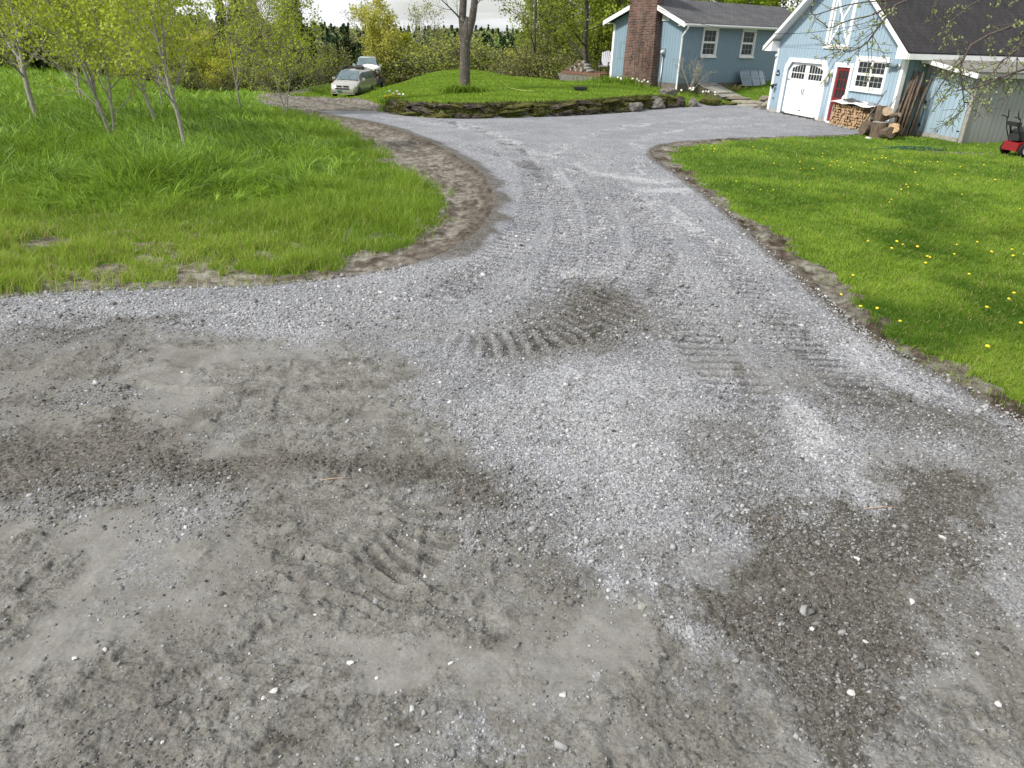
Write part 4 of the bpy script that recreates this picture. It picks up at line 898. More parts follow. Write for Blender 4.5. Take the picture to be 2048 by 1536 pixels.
for (a, b_, r_, lab) in (((7.62, -.98, 0), (7.86, -.40, 1.45), .022, 'long thin straight stick leaning against the right end of the firewood rack'), ((8.25, -.7, .3), (8.1, -.1, 1.3), .016, 'thin branch leaning on the siding below the wall spotlight'), ((8.6, -.7, .3), (8.35, .0, 1.2), .022, 'crooked grey branch leaning against the white corner board')):
    m = MB(); m.tube([a, ((a[0] + b_[0]) / 2 + .02, (a[1] + b_[1]) / 2, (a[2] + b_[2]) / 2 + .02), b_], [r_, r_, r_ * .7], 6)
    o = m.build('leaning_stick', M_bark); o.matrix_world = GM; tag(o, lab, 'stick')
for k in range(24):
    x0 = 8.12 + random.uniform(0, .62); y0 = .12 + random.uniform(-.2, .35); x1 = x0 + random.uniform(-.22, .08); hgt = random.uniform(1.5, 2.15)
    m = MB(); m.tube([(0, 0, -.05), ((x1 - x0) * .5 + random.uniform(-.04, .04), .12, hgt * .5), (x1 - x0, .28 + random.uniform(0, .12), hgt)], [.042, .036, .02], 6)
    o = m.build('cut_pole', M_bark); o.matrix_world = GM @ Matrix.Translation((x0, y0, 0)); tag(o, 'rough barked pole leaning in the bundle in the corner between garage and shed', 'pole', 'cut poles leaning between garage and shed')

# ------------------------------------------------------------------ shed (lean-to against the right wall of the garage)
SH = gl('shed', 'lean-to shed with pale blue double door and weathered grey boarded side', 'shed', 0, 0, 0)
SX0, SX1, SY0, SY1, SZ = 7.99, 10.36, 1.0, 8.6, 2.12
m = MB(); stp = lambda x: 2.50 - (x - SX0) * .155
strips(m, SX0, SX1, stp, [(8.18, 10.18, .12, 2.03)], SY0, SY0 + .08, -.1); m.build('front_wall', M_grey_board, SH)
m = MB(); m.box(8.18, 9.17, SY0 + .02, SY0 + .05, .12, 2.03); dl = m.build('door', M_blue_door, SH)
h_ = MB()
for z_ in (.32, 1.1, 1.86): h_.box(8.24, 8.36, SY0 - .0, SY0 + .0195, z_, z_ + .03); h_.box(8.27, 8.31, SY0 - .001, SY0 + .0192, z_ - .05, z_ + .08)
h_.build('hinges', M_iron, dl)
m = MB(); m.box(9.185, 10.18, SY0 + .02, SY0 + .05, .12, 2.03); dr = m.build('door', M_blue_door, SH)
h_ = MB(); h_.box(10.02, 10.14, SY0, SY0 + .0195, 1.25, 1.28); h_.box(10.02, 10.14, SY0, SY0 + .0195, .32, .35); h_.build('hinges', M_iron, dr)
m = MB(); m.box(SX1 - .05, SX1 + .05, SY0 - .05, SY0 - .001, -.12, 2.13); m.build('corner_post', M_oldwood, SH)
m = MB(); m.box(SX0, SX1, SY0 - .02, SY0 + .1, -.35, -.1); m.box(8.18, 10.2, SY0 - .03, SY0 - .001, -.02, .11); m.build('sill_beam', M_oldwood, SH)
m = MB(); m.box(SX1 - .08, SX1, SY0 + .08, SY1, -.1, SZ + .02); m.build('side_wall', M_grey_board, SH)
sdr = MB(); sdr.box(SX1 + .001, SX1 + .035, 3.35, 5.6, .05, 1.86); sd = sdr.build('side_door', M_grey_board, SH); sd['label'] = 'weathered grey barn door with diagonal brace'
q = MB(); q.beam((SX1 + .045, 3.45, 1.1), (SX1 + .045, 4.45, 1.82), .02, .09); q.beam((SX1 + .045, 4.55, .1), (SX1 + .045, 5.5, 1.0), .02, .09); q.box(SX1 + .036, SX1 + .05, 3.36, 3.44, .06, 1.85); q.box(SX1 + .036, SX1 + .05, 4.45, 4.5, .06, 1.85); q.build('brace', M_grey_board, sd)
m = MB(); xo = SX1 + .28; zo = SZ - .02
slab(m, (SX0 - .02, .62, 2.60), (xo, .62, 2.235), (xo, SY1 + .2, 2.235), (SX0 - .02, SY1 + .2, 2.60), .05); m.build('roof', shingles('faded_grey_roll_roofing', (.16, .155, .14)), SH)
m = MB(); m.prism([(SX0 + .02, 2.42), (xo, 2.03), (xo, 2.180), (SX0 + .02, 2.545)], 1, .60, .64); m.build('rake_board', M_white, SH)
m = MB(); m.box(xo - .02, xo + .01, .645, SY1 + .2, 2.05, 2.18); m.box(SX1 + .001, xo - .021, .645, SY1 + .2, 2.08, 2.10); m.build('fascia', M_grey_board, SH)

# ------------------------------------------------------------------ house (local frame: x along the front wall, gable end at x = 0)
HO, HA = (7.88, 39.86, .658), 37.9
HM = Matrix.Translation(HO) @ Matrix.Rotation(R(HA), 4, 'Z')
HOU = empty('house', HO, R(HA), 'low blue house with grey shingled roof and wide brick chimney on its gable', 'house')
def hl(name, label, cat, x, y, z, group=None, turn=0): return empty(name, HM @ Vector((x, y, z)), R(HA + turn), label, cat, group)
HW, HL, HE = 4.88, 12.6, 2.72
def house():
    sl = .40; hr = HW / 2; ztop = lambda y: HE - .02 + (min(y, HW - y)) * sl + .2
    f = MB(); holes = [(1.65, 2.66, 1.36, 2.54), (4.86, 5.86, 1.36, 2.54)]
    strips(f, 0, HL, lambda x: HE + .12, holes, 0, .12, 0); f.build('front_wall', M_blue_house, HOU)
    g = MB(); g.prism([(.1205, 0), (HW, 0), (HW, HE + .1), (hr, ztop(hr) - .1), (.1205, HE + .13)], 0, .0, .12); g.build('gable_wall', M_blue_house, HOU)
    b = MB(); b.box(.13, HL, HW - .12, HW, 0, HE + .05); b.box(HL - .12, HL, .125, HW - .125, 0, HE + .8); b.build('rear_wall', M_blue_house, HOU)
    fd = MB(); fd.box(.02, HL, .02, HW - .02, -1.4, -.001); fd.build('foundation', plain('dark_fieldstone_foundation', (.17, .15, .13), .9, .1, .45, 7, .8), HOU)
    zr = HE + .02 + (hr + .40) * sl; r = MB()
    slab(r, (-.42, -.42, HE + .08), (HL + .3, -.42, HE + .08), (HL - 1.3, hr, zr + .06), (-.42, hr, zr + .06), .05)
    slab(r, (-.42, hr, zr + .06), (HL - 1.3, hr, zr + .06), (HL + .3, HW + .42, HE + .08), (-.42, HW + .42, HE + .08), .05)
    slab(r, (HL + .3, -.42, HE + .08), (HL + .3, HW + .42, HE + .08), (HL - 1.3, hr + .001, zr + .06), (HL - 1.3, hr - .001, zr + .06), .05); roof = r.build('roof', M_roof_grey, HOU)
    s_ = MB(); s_.box(-.40, HL + .2, -.40, -.001, HE - .06, HE - .03); s_.box(-.4, HL + .2, HW + .001, HW + .4, HE - .06, HE - .03); s_.build('soffit', M_white, HOU)
    k = MB()
    k.prism([(-.44, HE - .13), (hr, zr - .16), (hr, zr + .062), (-.44, HE + .085)], 0, -.45, -.418); k.prism([(hr, zr - .16), (HW + .44, HE - .13), (HW + .44, HE + .085), (hr, zr + .062)], 0, -.45, -.418); k.build('rake_board', M_white, HOU)
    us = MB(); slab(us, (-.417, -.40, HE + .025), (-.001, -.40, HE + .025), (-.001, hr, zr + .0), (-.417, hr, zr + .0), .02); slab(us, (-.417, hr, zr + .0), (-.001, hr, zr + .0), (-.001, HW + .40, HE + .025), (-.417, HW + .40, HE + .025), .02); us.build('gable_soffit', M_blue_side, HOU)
    fa = MB(); fa.box(-.41, HL + .3, -.445, -.421, HE - .09, HE + .05); fa.build('fascia', M_white, HOU)
    gt = MB(); gt.prism([(-.56, HE + .03), (-.565, HE - .02), (-.53, HE - .06), (-.4455, HE - .06), (-.4455, HE - .04), (-.52, HE - .045), (-.545, HE - .015), (-.54, HE + .03)], 0, -.45, HL + .3)
    gt.build('gutter', M_white_clean, HOU)
    ds = MB(); ds.tube([(-.25, -.52, HE - .05), (-.25, -.50, HE - .16), (-.10, -.10, HE - .52), (-.06, -.07, HE - .62), (-.06, -.07, -.10), (-.08, -.09, -.42), (-.14, -.20, -.48)], .045, 8); ds.build('downpipe', M_white_clean, HOU)
    cb = MB(); cb.prism([(HW - .12, -.03), (HW + .03, -.03), (HW + .03, .12), (HW + .0005, .12), (HW + .0005, -.0005), (HW - .12, -.0005)], 2, -.0, HE - .07) if 0 else cb.box(-.03, -.0005, HW - .12, HW + .03, -.02, HE - .065); cb.build('corner_board', M_white, HOU)
    # chimney, stepped out from the gable wall
    c = MB(); c.prism([(1.36, -1.0), (3.44, -1.0), (3.44, 1.2), (3.38, 3.0), (3.34, 6.0), (1.52, 6.0), (1.46, 3.0), (1.36, 1.2)], 0, -.48, -.0006); ch = c.build('chimney', M_brick, HOU)
    vn = MB()
    for q in range(9):     # bare climbing stems on the brick
        y_ = 1.8 + q * .12 + random.uniform(-.1, .1); pts = [(-.50, y_, -.5)]
        for j in range(9): y_ += random.uniform(-.13, .13); pts.append((-.495, min(max(y_, 1.6), 3.2), -.5 + (j + 1) * random.uniform(.25, .38)))
        vn.tube(pts, [.016 - .0013 * j for j in range(10)], 4)
    vn.build('climbing_vine', bark('vine_bark', (.10, .075, .06), (.28, .23, .19)), ch)
    v = MB(); v.box(-.05, -.0005, .98, 1.42, 2.86, 3.22); vt = v.build('gable_vent', M_white, HOU)
    lv = MB()
    for q in range(6): lv.box(-.058, -.0505, 1.03, 1.37, 2.90 + q * .05, 2.925 + q * .05)
    lv.build('louvres', plain('pale_grey_paint', (.45, .50, .52), .6), vt)
    pn = MB()
    for e in ((3.60, 4.30, 1.78, 1.81), (4.27, 4.30, 1.02, 1.78), (3.6, 4.45, .99, 1.02)): pn.box(-.012, -.0006, e[0], e[1], e[2], e[3])
    pn.build('wall_conduit', M_blue_side, HOU)
    window(HOU, 1.545, 2.76, 1.27, 2.652, 0, 1, 3, 2, .105); window(HOU, 4.756, 5.96, 1.27, 2.652, 0, 1, 3, 2, .105)
    # lower wing behind, seen past the garage
    w2 = MB(); w2.box(HL + .02, HL + 5, 1.2, HW + 1.5, -.5, 2.5); w2.build('rear_wing_wall', M_blue_house, HOU)
    r2 = MB(); slab(r2, (HL - .2, .8, 2.62), (HL + 5.3, .8, 2.62), (HL + 5.3, 3.6, 3.75), (HL - .9, 3.6, 3.75), .06); slab(r2, (HL - .9, 3.6, 3.75), (HL + 5.3, 3.6, 3.75), (HL + 5.3, 6.6, 2.62), (HL - .2, 6.6, 2.62), .06); r2.build('rear_wing_roof', M_roof_grey, HOU)
house()
t = hl('electric_meter', 'round glass electric meter with conduit between chimney and downpipe', 'meter', -.001, 1.10, 1.45, turn=-90)
m = MB(); m.box(-.12, .12, -.09, 0, -.17, .17); m.build('meter_box', M_steel, t)
m = MB(); m.lathe([(.10, -.09), (.10, -.16), (.085, -.21), (0, -.22)], (.02, 0, -.02), 'y', 14); m.build('meter_dial', plain('meter_glass', (.45, .50, .50), .1, .8), t)
m = MB(); m.tube([(.02, -.05, -.17), (.02, -.05, -1.2), (-.0, -.12, -1.3), (-.0, -.12, -1.95)], .032, 8); m.build('conduit', M_steel, t)
# service wire from house gable to garage gable
def sag(p, q, s, n=14): p, q = Vector(p), Vector(q); return [p.lerp(q, i / n) - Vector((0, 0, s * 4 * (i / n) * (1 - i / n))) for i in range(n + 1)]
m = MB(); m.tube(sag(HM @ Vector((-.46, 1.35, 3.42)), GM @ Vector((.2, -.5, 3.20)), .28), .011, 5); m.tube(sag(GM @ Vector((.2, -.5, 3.20)), GM @ Vector((5.9, -.36, 3.62)), .13), .011, 5)
tag(m.build('overhead_wire', M_iron), 'thin black wire sagging from the house chimney to the garage gable', 'wire')

# cellar bulkhead
t = hl('cellar_bulkhead', 'sloping weathered plank cellar doors on a low stone base before the house', 'bulkhead', 0, 0, 0)
for k, (a, b) in enumerate(((1.50, 2.22), (2.25, 3.02))):
    m = MB()
    for q in range(3):
        x0 = a + (b - a) * q / 3 + .004; x1 = a + (b - a) * (q + 1) / 3 - .004
        slab(m, (x0, -1.85, -.50), (x1, -1.85, -.50), (x1, -.02, .03), (x0, -.02, .03), .035)
    d = m.build('door', M_oldwood, t)
    m = MB(); m.beam((a + .05, -1.45, -.365), (b - .05, -1.45, -.365), .09, .04); m.beam((a + .05, -.45, -.075), (b - .05, -.45, -.075), .09, .04); m.build('battens', M_oldwood, d)
m = MB(); m.prism([(-1.80, -.98), (-.005, -.98), (-.005, -.03), (-1.80, -.56)], 0, 1.45, 1.62); m.prism([(-1.80, -.98), (-.005, -.98), (-.005, -.03), (-1.80, -.56)], 0, 2.92, 3.08); m.box(1.621, 2.919, -1.80, -1.62, -.98, -.56); m.build('stone_base', plain('mossy_base', (.14, .13, .09), .95, .1, .5, 6, .8), t)
# glazed cold frame sashes leaning on the wall
t = hl('cold_frame', 'curved clear glazed frame with a cross bar leaning against the house wall', 'cold frame', 4.75, -.1, .50)
M_film = plain('wavy_plastic_glazing', (.16, .22, .27), .12, .7, .45, 2.5)
m = MB(); n = 10
for j, (yy, zz) in enumerate(((-.42, -.62), (-.25, -.25), (-.08, .12))):
    for i in range(n + 1): m.v.append((2.15 * i / n, yy - .16 * math.sin(math.pi * i / n), zz - (.10 * (i / n - .5) ** 2 if j == 2 else 0)))
for j in range(2):
    for i in range(n): b = j * (n + 1) + i; m.f.append((b, b + 1, b + n + 2, b + n + 1)); m.sm.append(True)
m.build('glazing', M_film, t)
m = MB()
for j in range(3): m.tube([Vector(m_) + Vector((0, -.012, 0)) for m_ in [(2.15 * i / n, (-.42, -.25, -.08)[j] - .16 * math.sin(math.pi * i / n), (-.62, -.25, .12)[j]) for i in range(n + 1)]], .014, 5)
for x_ in (0, .75, 1.5, 2.15): sx_ = .16 * math.sin(math.pi * x_ / 2.15); m.tube([(x_, -.44 - sx_, -.62), (x_, -.27 - sx_, -.25), (x_, -.10 - sx_, .12)], .014, 5)
m.build('bars', M_steel, t)
t = hl('wood_scraps', 'heap of pale split branches beside the glazed frame', 'wood pile', 4.2, -.6, -.55)
m = MB()
for k in range(16):
    a = random.uniform(-.5, .5); m.tube([(a, random.uniform(-.2, .2), random.uniform(0, .1)), (a + random.uniform(-.25, .3), random.uniform(-.2, .2), random.uniform(.25, .55))], [.04, .02], 5)
m.build('branches', M_cutwood, t)

# steps and flat rocks between house and garage
for i, (x, y, z, sx, sy, sz, rz, lab) in enumerate([(10.9, 39.3, .12, .8, .45, .12, 20, 'flat mossy slab, topmost of the rough steps beside the bulkhead'), (11.3, 38.6, -.02, .9, .45, .12, -10, 'long flat slab in the middle of the rough steps left of the garage'), (11.2, 37.7, -.12, .8, .4, .11, 15, 'pale flat slab, lowest of the rough steps left of the garage'), (12.2, 39.0, .1, .35, .3, .25, 30, 'rounded brown rock beside the garage corner'), (11.9, 37.6, -.05, .32, .26, .26, 70, 'pale rock against the left corner of the garage'), (10.3, 40.2, .25, .5, .3, .15, 5, 'dark flat rock between bulkhead and house wall')]):
    o = rock_mb(300 + i, sx, sy, sz, 3).build('step_stone', plain('step_rock_%d' % i, (.20 + .05 * (i % 3), .18 + .05 * (i % 3), .14 + .045 * (i % 3)), .9, .1, .5, 5, .7), None, (x, y, z)); o.rotation_euler = (0, 0, R(rz)); tag(o, lab, 'rock')

# ------------------------------------------------------------------ deck, chair, log heap at the far corner of the house
DK = hl('deck', 'low reddish deck with white lattice skirt at the left end of the house', 'deck', .95, 0, -.06)
m = MB(); m.box(-1.55, .6, 5.05, 8.3, .17, .23)
m.build('deck_boards', M_deckwood, DK)
m = MB(); m.box(-1.60, -1.551, 5.0, 8.3, .08, .235); m.build('rim_board', M_deckwood, DK)
m = MB()
for k in range(32):
    y0 = 5.0 + k * .105
    for s_ in (-1, 1):
        ya, yb = (y0, y0 + .42) if s_ > 0 else (y0 + .42, y0); m.beam((-1.565 - .006 * s_, ya, -.36), (-1.565 - .006 * s_, yb, .075), .008, .032, (1, 0, 0))
m.build('lattice', plain('lattice_white', (.38, .36, .33), .7), DK)
t = hl('garden_chair', 'grey slatted armchair with tall fanned back standing on the deck', 'chair', .35, 5.75, .17, turn=-62)
M_ch = plain('grey_chair_plastic', (.42, .42, .46), .6)
m = MB()
for k in range(6):
    a = (k - 2.5) * .105; m.beam((a * .85, .18, .38), (a * 1.12, .42, 1.15 - abs(k - 2.5) * .035), .09, .02, (0, 1, 0))
m.build('backrest', M_ch, t)
m = MB()
for k in range(5): m.box(-.28, .28, -.30 + k * .095, -.22 + k * .095, .36 - k * .012, .38 - k * .012)
m.build('seat', M_ch, t)
for s_ in (-1, 1):
    m = MB(); m.box(s_ * .33 - .06, s_ * .33 + .06, -.35, .30, .56, .585); m.build('armrest', M_iron, t)
    for yy, h_ in ((-.30, .56), (.20, .56)): m = MB(); m.box(s_ * .31 - .025, s_ * .31 + .025, yy - .04, yy + .04, 0, h_); m.build('leg', M_iron, t)
for k in range(30):
    lv_ = 0 if k < 12 else (1 if k < 21 else (2 if k < 27 else 3)); j = (k, k - 12, k - 21, k - 26)[lv_]
    x_ = -.35 + .1 * random.random(); y_ = 6.3 + .17 * lv_ / 2 + j * .155 + random.uniform(-.03, .03)
    m = MB(); m.tube([(-.25, 0, 0), (.25, random.uniform(-.05, .05), random.uniform(-.03, .03))], [.085, .08], 8)
    o = m.build('heaped_log', M_oldwood if k % 3 == 0 else M_bark); o.matrix_world = HM @ Matrix.Translation((x_, y_, .24 + lv_ * .15)) @ Matrix.Rotation(random.uniform(-.6, .6), 4, 'Z'); tag(o, 'log in the untidy heap on the deck left of the grey chair', 'log', 'logs heaped on the deck')
t = empty('well_cover', (2.74, 36.75, gz(2.74, 36.75)), R(10), 'low black plastic cover standing on the raised lawn behind the wall', 'cover')
m = MB(); m.box(-.30, .30, -.2, .2, .10, .20); m.build('lid', M_iron, t)
m = MB(); m.box(-.24, .24, -.16, .16, -.05, .0995); m.build('base', plain('dark_green_plastic', (.03, .045, .035), .5), t)

# ------------------------------------------------------------------ dry stone wall along the raised lawn
def mossy(name, c1, c2, amt=.55):
    t = NT(name, .95, .08); f = t.noise(4.5, 6, .7); c = t.ramp(f, [(.3, c1), (.7, c2)]); ms = t.noise(2.6, 5, .7)
    c = t.mix(t.ramp(ms, [(amt - .04, (0, 0, 0)), (amt + .05, (1, 1, 1))]), c, t.mix(f, (.045, .055, .015), (.14, .13, .04))); li = t.noise(9, 4, .7)
    t.color(t.mix(t.ramp(li, [(.66, (0, 0, 0)), (.70, (1, 1, 1))]), c, (.38, .37, .33))); t.normal(t.bump(t.noise(14, 6), .9, .05)); return t.m
M_wall = [mossy('dark_wall_stone', (.022, .018, .015), (.10, .085, .075), .60), mossy('brown_wall_stone', (.035, .026, .019), (.15, .12, .095), .52), mossy('grey_wall_stone', (.10, .092, .082), (.25, .235, .205), .62), mossy('mossy_wall_stone', (.035, .034, .014), (.10, .09, .04), .42)]
WW = smooth_line(WALL[:9], 2)
wall = empty('stone_retaining_wall', (-2.83, 30.15, -.4), 0, 'low mossy dry stone wall holding up the lawn along the driveway', 'wall')
def along(P, s):
    for (ax, ay), (bx, by) in zip(P[:-1], P[1:]):
        l = math.hypot(bx - ax, by - ay)
        if s <= l: return ax + (bx - ax) * s / l, ay + (by - ay) * s / l, math.atan2(by - ay, bx - ax)
        s -= l
    return P[-1][0], P[-1][1], math.atan2(P[-1][1] - P[-2][1], P[-1][0] - P[-2][0])
WLEN = sum(math.hypot(b[0] - a[0], b[1] - a[1]) for a, b in zip(WW[:-1], WW[1:]))
s_ = 0.3; cnt = 0; rr = random.Random(4)
for course in range(3):
    s_ = .5 + course * .35
    while s_ < WLEN - .3:
        w_ = rr.uniform(.55, 1.6) * (1, 1, .9)[course]; x, y, a = along(WW, s_ + w_ / 2)
        frac = min(1, (s_ + .6) / 3.0); hgt = .20
        zg = gz(x + .5 * math.sin(a), y - .5 * math.cos(a)); zt = gz(x - .75 * math.sin(a), y + .75 * math.cos(a)); H_ = max(.25, zt - zg)
        zc = zg + H_ * (course + .5) / 3 - .02
        if course == 1 and rr.random() < .3: s_ += w_; continue
        hf = rr.choice((1.0, 1.2, 1.7)) if course < 2 else rr.uniform(.8, 1.3); m = rock_mb(500 + cnt, w_ * .58, rr.uniform(.24, .36), H_ / 6 * hf, 3, .9, True)
        off = .10 + .05 * course + rr.uniform(-.06, .05)
        o = m.build('wall_stone', M_wall[rr.choice((0, 0, 0, 1, 1, 3, 3))], wall); o.location = Vector((x - off * math.sin(a), y + off * math.cos(a), zc)) - wall.location
        o.rotation_euler = (rr.uniform(-.2, .2), rr.uniform(-.16, .16), a + rr.uniform(-.2, .2)); s_ += w_; cnt += 1
m = MB()
for (a, b) in zip(WW[:-1], WW[1:]):
    an = math.atan2(b[1] - a[1], b[0] - a[0]); n_ = (-math.sin(an) * .16, math.cos(an) * .16)
    za, zb_ = gz(a[0] + .5 * math.sin(an), a[1] - .5 * math.cos(an)), gz(b[0] + .5 * math.sin(an), b[1] - .5 * math.cos(an)); ta, tb = gz(a[0] + 4.5 * n_[0], a[1] + 4.5 * n_[1]), gz(b[0] + 4.5 * n_[0], b[1] + 4.5 * n_[1])
    m.add([(a[0] + n_[0], a[1] + n_[1], za - .3), (b[0] + n_[0], b[1] + n_[1], zb_ - .3), (b[0] + n_[0] * 1.2, b[1] + n_[1] * 1.2, tb - .06), (a[0] + n_[0] * 1.2, a[1] + n_[1] * 1.2, ta - .06),
           (b[0] + n_[0] * 3.4, b[1] + n_[1] * 3.4, tb - .02), (a[0] + n_[0] * 3.4, a[1] + n_[1] * 3.4, ta - .02)], [(0, 1, 2, 3), (3, 2, 4, 5)])
o = m.build('earth_core', plain('dark_earth', (.055, .042, .028), .95, .1, .5, 8, .8), wall); o.location = -wall.location
# moss and grass hanging over the wall
r5 = np.random.default_rng(8); n = 9000; ss_ = r5.random(n) * WLEN; px_, py_, pz_ = [], [], []
cl = fbm(ss_, ss_ * 0, 1.1, 3, 201) + .25 * r5.random(n)
for s0, c0 in zip(ss_, cl):
    if c0 < .52 and s0 > 2: continue
    x, y, a = along(WW, s0); lv_ = r5.random(); off = .02 + .35 * lv_
    zg, zt = gz(x + .5 * math.sin(a), y - .5 * math.cos(a)), gz(x - .75 * math.sin(a), y + .75 * math.cos(a))
    off -= .16; px_.append(x - off * math.sin(a)); py_.append(y + off * math.cos(a)); pz_.append(zg + (zt - zg) * (.15 + .85 * lv_))
px_, py_, pz_ = map(np.array, (px_, py_, pz_)); k = len(px_)
V, F, T = blades(px_, py_, pz_, r5.uniform(.05, .15, k), np.full(k, .035), r5.uniform(.5, 1.8, k), r5.random(k), r5, 2)
o = link('wall_moss', npmesh('wall_moss', V, F, leafmat('moss_tuft', (.04, .05, .012), (.17, .17, .05), .2), {'tone': T}, True), wall); o.location = -wall.location; tag(o, kind='stuff')
for i, (x, y, sx, sy, sz, rz, mi, lab) in enumerate([(4.9, 34.35, .75, .45, .36, 30, 2, 'long grey boulder at the right end of the stone wall'), (6.1, 35.7, .80, .5, .42, 25, 2, 'big pale topped boulder between stone wall and house chimney'), (7.5, 36.6, .50, .4, .36, 60, 0, 'rounded grey boulder below the downpipe'), (7.0, 37.2, .6, .35, .26, 10, 2, 'white splotched rock at the foot of the downpipe'), (8.25, 36.95, .34, .3, .36, 80, 2, 'small pale upright boulder right of the rounded grey one'), (9.1, 37.5, .85, .4, .30, 20, 3, 'long dark mossy boulder left of the bulkhead'), (6.8, 36.3, .5, .35, .14, 15, 1, 'low flat brown rock at the driveway edge below the grey boulder'), (10.2, 37.75, .5, .3, .12, 20, 3, 'low mossy rock at the foot of the bulkhead')]):
    sx, sy, sz = sx * .86, sy * .85, sz * .84; o = rock_mb(400 + i, sx, sy, sz, 3, .6).build('boulder', M_wall[mi], None, (x, y, gz(x, y - .3) + sz * .55)); o.rotation_euler = (0, 0, R(rz)); tag(o, lab, 'boulder')

# ------------------------------------------------------------------ vehicles
M_car = NT('silver_beige_paint', .28, .5); M_car.b.inputs['Metallic'].default_value = .55; M_car.color(M_car.mix(M_car.noise(3, 4), (.44, .42, .375), (.54, .515, .465))); M_car.b.inputs['Coat Weight'].default_value = .4; M_car = M_car.m
M_suv = plain('pale_blue_silver_paint', (.52, .56, .58), .3, .5, .05, 2, 0, .5)
M_tyre = plain('tyre_rubber', (.018, .018, .018), .85, .2); M_carglass = glassmat('car_glass', (.03, .045, .05)); M_trim = plain('black_plastic', (.03, .03, .03), .6)
M_screen = NT('windscreen_glass', .08, .9); M_screen.color(M_screen.mix(M_screen.noise(2), (.07, .11, .12), (.22, .28, .29))); M_screen.b.inputs['Metallic'].default_value = .4; M_screen = M_screen.m
def car_loft(stations, n=14):
    """stations: (y, half width at sill, half width at belt, half width at roof, z bottom, z belt, z top)"""
    m = MB(); rings = []
    for (y, ws, wb, wr, z0, zb_, zt) in stations:
        pr = [(0, z0), (ws * .8, z0), (ws, z0 + .12), (wb * 1.0, (z0 + zb_) / 2), (wb, zb_ - .06), (wb * .985, zb_), (wr + (wb - wr) * .35, zb_ + (zt - zb_) * .55), (wr, zt - .07), (wr * .86, zt - .015), (0, zt)]
        rings.append([(x, y, z) for x, z in pr] + [(-x, y, z) for x, z in pr[::-1][1:-1]])
    k = len(rings[0])
    m.add([v for r_ in rings for v in r_], [(i * k + j, (i + 1) * k + j, (i + 1) * k + (j + 1) % k, i * k + (j + 1) % k) for i in range(len(rings) - 1) for j in range(k)] + [tuple(range(k)), tuple(range(len(rings) * k - 1, (len(rings) - 1) * k - 1, -1))], True)
    return m
def wheel(parent, x, y, rad=.33, w=.21):
    m = MB(); s = 1 if x > 0 else -1
    m.lathe([(rad * .62, -w / 2), (rad * .95, -w / 2), (rad, -w / 3), (rad, w / 3), (rad * .95, w / 2), (rad * .62, w / 2)], (x, y, rad), 'x', 22); wh = m.build('wheel', M_tyre, parent)
    q = MB(); q.lathe([(rad * .64, s * w * .46), (rad * .55, s * w * .30), (rad * .2, s * w * .36), (0, s * w * .38)], (x, y, rad), 'x', 14)
    for k in range(5):
        a = 6.283 * k / 5; q.beam((x + s * w * .42, y, rad), (x + s * w * .46, y + math.cos(a) * rad * .6, rad + math.sin(a) * rad * .6), .05, .03, (1, 0, 0))
    q.build('rim', M_steel, wh)
